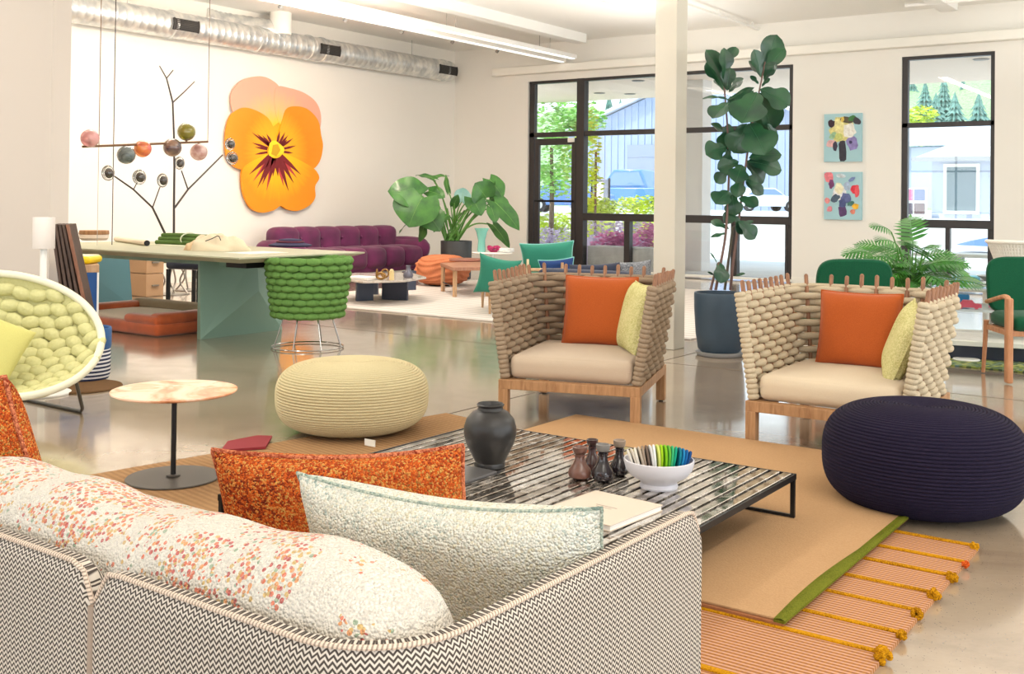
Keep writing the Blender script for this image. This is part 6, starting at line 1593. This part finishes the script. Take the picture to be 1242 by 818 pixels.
# side table with flowers and aqua glass vase near it
c = G(597, 306, .50); t = thing('flower_table', 'small white side table in front of the far window wall', 'table', (c.x, c.y, .016)); s = dep(c)/1305
B().lathe([(.001, .465), (24*s, .465), (25*s, .475), (24*s, .484), (.001, .484)], n=40).obj('table_top', WHM, t); B().cyl((0,0,.01), (0,0,.466), .02, n=12).obj('stem', WHM, t); B().lathe([(.001,.001),(.2,.001),(.2,.012),(.001,.014)], n=32).obj('base', WHM, t)
b = B(); cc = c+Vector((0, 0, .0))+VR*(2*s)
for i in range(9): a = i*.7; b.ell(cc+Vector((.07*math.cos(a), .07*math.sin(a), .05+.012*(i % 3))), (.035, .035, .026), nu=8, nv=6)
b.lathe([(.001, 0), (.05, 0), (.09, .035), (.085, .035), (.001, .01)], c=cc+Vector((0, 0, .001)), n=24)
tag(b.obj('flower_bowl', mk('magenta_petals', (176, 40, 96), .7), world=True), 'small bowl of magenta flowers on the white side table', 'flowers')
b = B(); cc = c+VR*(14*s); b.rbox((cc.x, cc.y, .505+.03), (.26, .18, .055), .012); tag(b.obj('folded_cloth', mk('white_print', (226, 226, 222), .8, var=.2, vs=20), world=True), 'folded white printed cloth on the white side table', 'cloth')
AQ = NM('aqua_glass'); AQ.col(L((150, 226, 212))); AQ.set(Roughness=.15); AQ.b.inputs['Transmission Weight'].default_value = .4; AQ = AQ.m
cc = c-VR*(13*s)+Vector((0,0,.001)); s2 = s
o = B().lathe([(.001,0),(4.5*s,0),(5*s,2*s),(4.2*s,14*s),(6.5*s,24*s),(9*s,29*s),(8.4*s,29*s),(5.6*s,24*s),(3.6*s,14*s),(.001,3*s)], n=28).obj('glass_vase', AQ); o.location = cc; WM[o.name] = Matrix.Translation(cc); tag(o, 'tall aqua glass vase at the left end of the white side table', 'vase')
# ---- philodendron behind the right rope armchair
dq = 8.4; s = dq/1305; pc = D(1105, 340, dq); pc.z = 0
t = thing('potted_philodendron', 'bushy green philodendron with feathery leaves behind the right rope armchair', 'potted plant', pc)
B().lathe([(.001, .002), (.15, .002), (.19, .40), (.185, .42), (.17, .42), (.17, .38), (.001, .38)], n=40).obj('pot', mk('white_pot', (226, 224, 218), .5), t)
def S(px, py, o=0): return D(px, py, dq+o)
def frond(b, M, Ls, droop, nl=9, seed=0):
    q = random.Random(seed)
    def spine(t): a = droop*t; return Vector((Ls*math.sin(a)/droop, 0, -Ls*(1-math.cos(a))/droop)), a
    b.tube([M @ spine(i/6)[0] for i in range(7)], Ls*.012, 5)
    for i in range(1, nl+1):
        t = i/nl*.98; p, a = spine(t); wl = Ls*.46*math.sin(PI*min(.97, .18+t*.8))**.7
        for sg in (-1, 1):
            fw = .35+.5*t; d = Vector((math.cos(a)*fw, sg*1.0, -math.sin(a)*fw-.25)).normalized(); w_ = Ls*.048
            pe = Vector((math.cos(a), 0, -math.sin(a)))*w_
            q0, q1, q2 = p-pe*.9, p+pe*.9, p+d*wl; mid = p+d*wl*.6
            b.add([M @ v for v in (q0, mid-pe*.9, q2, mid+pe*.9, q1)], [(0, 1, 2, 3, 4)])
    p, a = spine(1); w_ = Ls*.04
    b.add([M @ v for v in (p+Vector((0, -w_, 0)), p+Vector((Ls*.12, 0, -.02)), p+Vector((0, w_, 0)))], [(0, 1, 2)])
q = random.Random(9)
PF = [(1092,285,1102,262,1.3),(1085,282,1115,270,.8)]
targets = [(1102,268),(1072,275),(1050,296),(1042,306),(1062,298),(1080,292),(1048,318),(1040,330),(1058,324),(1072,312),(1090,300),(1100,290),(1118,298),(1130,296),(1142,308),(1126,316),(1112,312),(1098,318),(1084,326),(1110,328),(1128,334),(1142,322),(1150,332),(1158,318),(1168,328),(1180,336),(1176,342),(1160,340),(1140,342),(1066,338),(1052,342),(1086,340),(1104,342),(1122,344),(1046,300),(1136,300),(1092,310),(1076,300)]+[(1104+q.uniform(-56, 60), 332+q.uniform(-16, 12)) for _ in range(22)]
for k, (tx, ty) in enumerate(targets):
    root = S(1104+q.uniform(-8, 8), 352, q.uniform(-.05, .05)); tip = S(tx, ty, q.uniform(-.25, .3)); L0 = .25*q.uniform(.85, 1.25)*(1.2 if k in (0, 8, 20, 25) else 1)
    out = (tip-root); out.z *= .25; out = out.normalized() if out.length > .01 else VR.copy(); st0 = tip-out*L0*.6
    B().tube(smoothpts([root, root.lerp(st0, .6)+Vector((0, 0, .05)), st0], 6), [.008*(1-.5*i/12) for i in range(13)], 6).obj('stalk', STG, t, world=True)
    b = B(); fc = Vector((0, 0, 1))*.8-VF*q.uniform(.2, .8)+VR*q.uniform(-.3, .3); frond(b, frame(st0, out+Vector((0, 0, .25)), fc), L0, .9, seed=k)
    b.obj('frond', PHI, t, world=True, smooth=False)
# ================================================================ right hand side
DGR = weave('forest_velvet', (20, 92, 60), (12, 66, 44), 160)
def greenchair(lab, foot, rz, w_=.56):
    t = thing('green_armchair', lab, 'armchair', (foot.x, foot.y, foot.z), rz, 'forest green armchairs')
    # local: x to the chair's right, y forwards; origin under the left front leg
    for (x, y, h) in ((0, 0, .60), (w_, 0, .60)):
        B().rbox((x, y, h/2+.002), (.045, .065, h), .012).obj('leg', OAK2, t)
        B().tube(smoothpts([(x, y, h-.02), (x, y-.08, h+.005), (x, y-.42, h-.06)], 6), .022, 8, flat=.8).obj('armrest', OAK2, t)
        B().tube([(x, y-.50, .002), (x, y-.44, .40)], [.014, .02], 8).obj('rear_leg', OAK2, t)
    B().box((.0, -.46, .33), (w_, -.0, .37)).obj('seat_frame', OAK2, t, smooth=False, bevel=.005)
    B().rbox((w_/2, -.22, .42), (w_-.06, .50, .11), .045, puff=.015).obj('seat', DGR, t)
    M = Matrix.Translation((w_/2, -.47, .66)) @ Matrix.Rotation(math.radians(8), 4, 'X')
    bb_ = B(); P = []
    n = 40
    for i in range(n):
        a = 2*PI*i/n; c_, s_ = math.cos(a), math.sin(a); x = (w_/2-.01)*math.copysign(abs(c_)**.45, c_); z = .215*math.copysign(abs(s_)**.45, s_); P.append((x, -.025, z))
    bb_.prism(P, (0, .05, 0), M).obj('backrest', DGR, t, bevel=.015)
    return t
OAK2 = wood('honey_oak', (176, 116, 76), (206, 150, 108), (20, 20, 3))
fg = G(1225, 466.5, 0)
greenchair('forest green armchair with honey oak frame cut off by the right edge of the picture', fg+VR*.55-VF*.04, YAW+PI-.08)
fg2 = D(1018, 352, 7.6); fg2.z = 0
greenchair('forest green chair whose rounded back shows behind the right rope armchair', fg2-VR*.22+VF*.4, YAW+PI*0+.05+0)
# white wicker chair
c = D(1255, 350, 11.0); s = 11/1305; t = thing('wicker_chair', 'white wicker chair with flared back at the right edge by the wall', 'chair', (c.x, c.y, 0), YAW)
WK = mk('white_wicker', (232, 228, 218), .7, bump=.6, bs=90); zt = H-(293-251)*s
def wk(u, v):
    a = PI*(.0+1.0*u)+PI; r = .26+.15*v**1.5; z = .36+(zt-.36)*v; return Vector((r*math.cos(a)*1.1, r*math.sin(a)*.8+.1, z))
b = B().grid(wk, 40, 12); o = b.obj('woven_back', WK, t)
rb = B()
for i in range(41): rb.tube([wk(i/40, j/8)+Vector((0, -.004, 0)) for j in range(9)], .007, 5)
for j in range(17): rb.tube([wk(i/20, j/16) for i in range(21)], .006, 5)
rb.obj('cane_strand', WK, t)['kind'] = 'stuff'
B().tube([wk(i/30, 1) for i in range(31)], .02, 8).obj('rim', WK, t); B().rbox((0, .1, .38), (.56, .48, .08), .03).obj('seat', WK, t)
for x, y in ((-.24, -.08), (.24, -.08), (-.24, .3), (.24, .3)): B().cyl((x, y, .001), (x, y, .36), .018, n=10).obj('leg', WK, t)
# display table with little objects
c = D(1192, 420, 8.7); c.z = .013; s = 8.7/1305
t = thing('display_table', 'white two level display table on a dark plinth at the right by the window', 'table', (c.x, c.y, .013), YAW-.35)
zf = lambda py, d=8.7: H-(py-251)/1305*d-.013
B().box((-.35, 0, .001), (1.0, .8, .11)).obj('plinth', mk('dark_plinth', (34, 40, 56), .5), t, smooth=False); B().box((-.38, -.05, .11), (1.05, .85, .15)).obj('lower_shelf', WHITE, t, smooth=False, bevel=.004)
ztop_ = zf(349)
B().rbox((.30, .55, ztop_), (1.4, 1.0, .03), .012).obj('glass_top', glassm('table_glass', (.9, .95, .95), .3), t)
for x, y in ((-.25, .1), (.9, .1), (-.25, .75), (.9, .75)): B().box((x, y, .15), (x+.03, y+.03, ztop_-.012)).obj('post', WHM, t, smooth=False)
Md = WM[t.name]
def onshelf(nm, lab, cat, x, y, z, build, m):
    b = B(); build(b); o = b.obj(nm, m); M = Md @ Matrix.Translation((x, y, z)); o.matrix_world = M; WM[o.name] = M; tag(o, lab, cat); return o
def car_(b):
    b.prism([(-.10, -.04, .012), (.10, -.04, .012), (.10, -.04, .04), (.05, -.04, .045), (.03, -.04, .07), (-.04, -.04, .07), (-.06, -.04, .045), (-.10, -.04, .042)], (0, .08, 0))
    for x in (-.06, .06):
        for y in (-.045, .035): b.cyl((x, y, .018), (x, y+.01, .018), .018, n=12)
onshelf('book_stack', 'low stack of white books on the lower shelf of the display table', 'books', -.12, .12, .151, lambda b: b.box((-.16, -.1, 0), (.16, .12, .03)).box((-.13, -.08, .031), (.14, .1, .055)), PAPER)
shz = zf(378); B().box((-.3, .12, shz-.02), (.98, .8, shz)).obj('middle_shelf', mk('pale_glass_shelf', (214, 222, 222), .2), t, smooth=False)
onshelf('toy_car', 'small pink toy car on the middle shelf of the display table', 'toy', -.10, .2, shz+.001, car_, mk('pink_toy', (226, 96, 116), .4))
onshelf('toy_car', 'small rose toy car left of the pink one on the display table', 'toy', .16, .26, shz+.001, car_, mk('rose_toy', (220, 130, 150), .4))
onshelf('box', 'small blue box at the left on the middle shelf of the display table', 'box', -.18, .45, shz+.001, lambda b: b.rbox((0, 0, .05), (.20, .12, .10), .01), mk('toy_blue', (50, 140, 196), .4))
onshelf('bowl', 'grey shallow bowl on the glass top of the display table', 'bowl', .12, .35, ztop_+.017, lambda b: b.lathe([(.001, 0), (.06, 0), (.15, .06), (.145, .06), (.001, .01)], n=32), mk('grey_ceramic', (150, 156, 156), .4))
for k, (x, y, cc_) in enumerate(((-.1, .6, (120, 190, 214)), (.1, .75, (236, 236, 232)), (.35, .6, (180, 206, 214)))):
    onshelf('box', '%s flat box on the glass top of the display table' % ('pale blue', 'white', 'grey blue')[k], 'box', x, y, ztop_+.017, lambda b: b.rbox((0, 0, .02), (.22, .16, .04), .008), mk('flatbox_%d' % k, cc_, .5))
c = G(1172, 437, .013); tag(B().lathe([(.001, 0), (.10, 0), (.105, .006), (.10, .012), (.001, .012)], c=c, n=36).obj('lamp_base', WHM, world=True), 'white round disc standing on the green rug beside the right armchair', 'disc')
# round white table behind
c = D(1196, 352, 9.9); zt = H-(347-251)/1305*9.9; t = thing('round_table', 'round white table behind the philodendron near the right window', 'table', (c.x, c.y, 0))
B().lathe([(.001, zt-.03), (.40, zt-.03), (.42, zt-.015), (.40, zt), (.001, zt)], n=56).obj('table_top', WHM, t); B().cyl((0,0,.01), (0,0,zt-.028), .03, n=14).obj('stem', WHM, t); B().lathe([(.001,.001),(.25,.001),(.25,.012),(.001,.016)], n=40).obj('base', WHM, t)
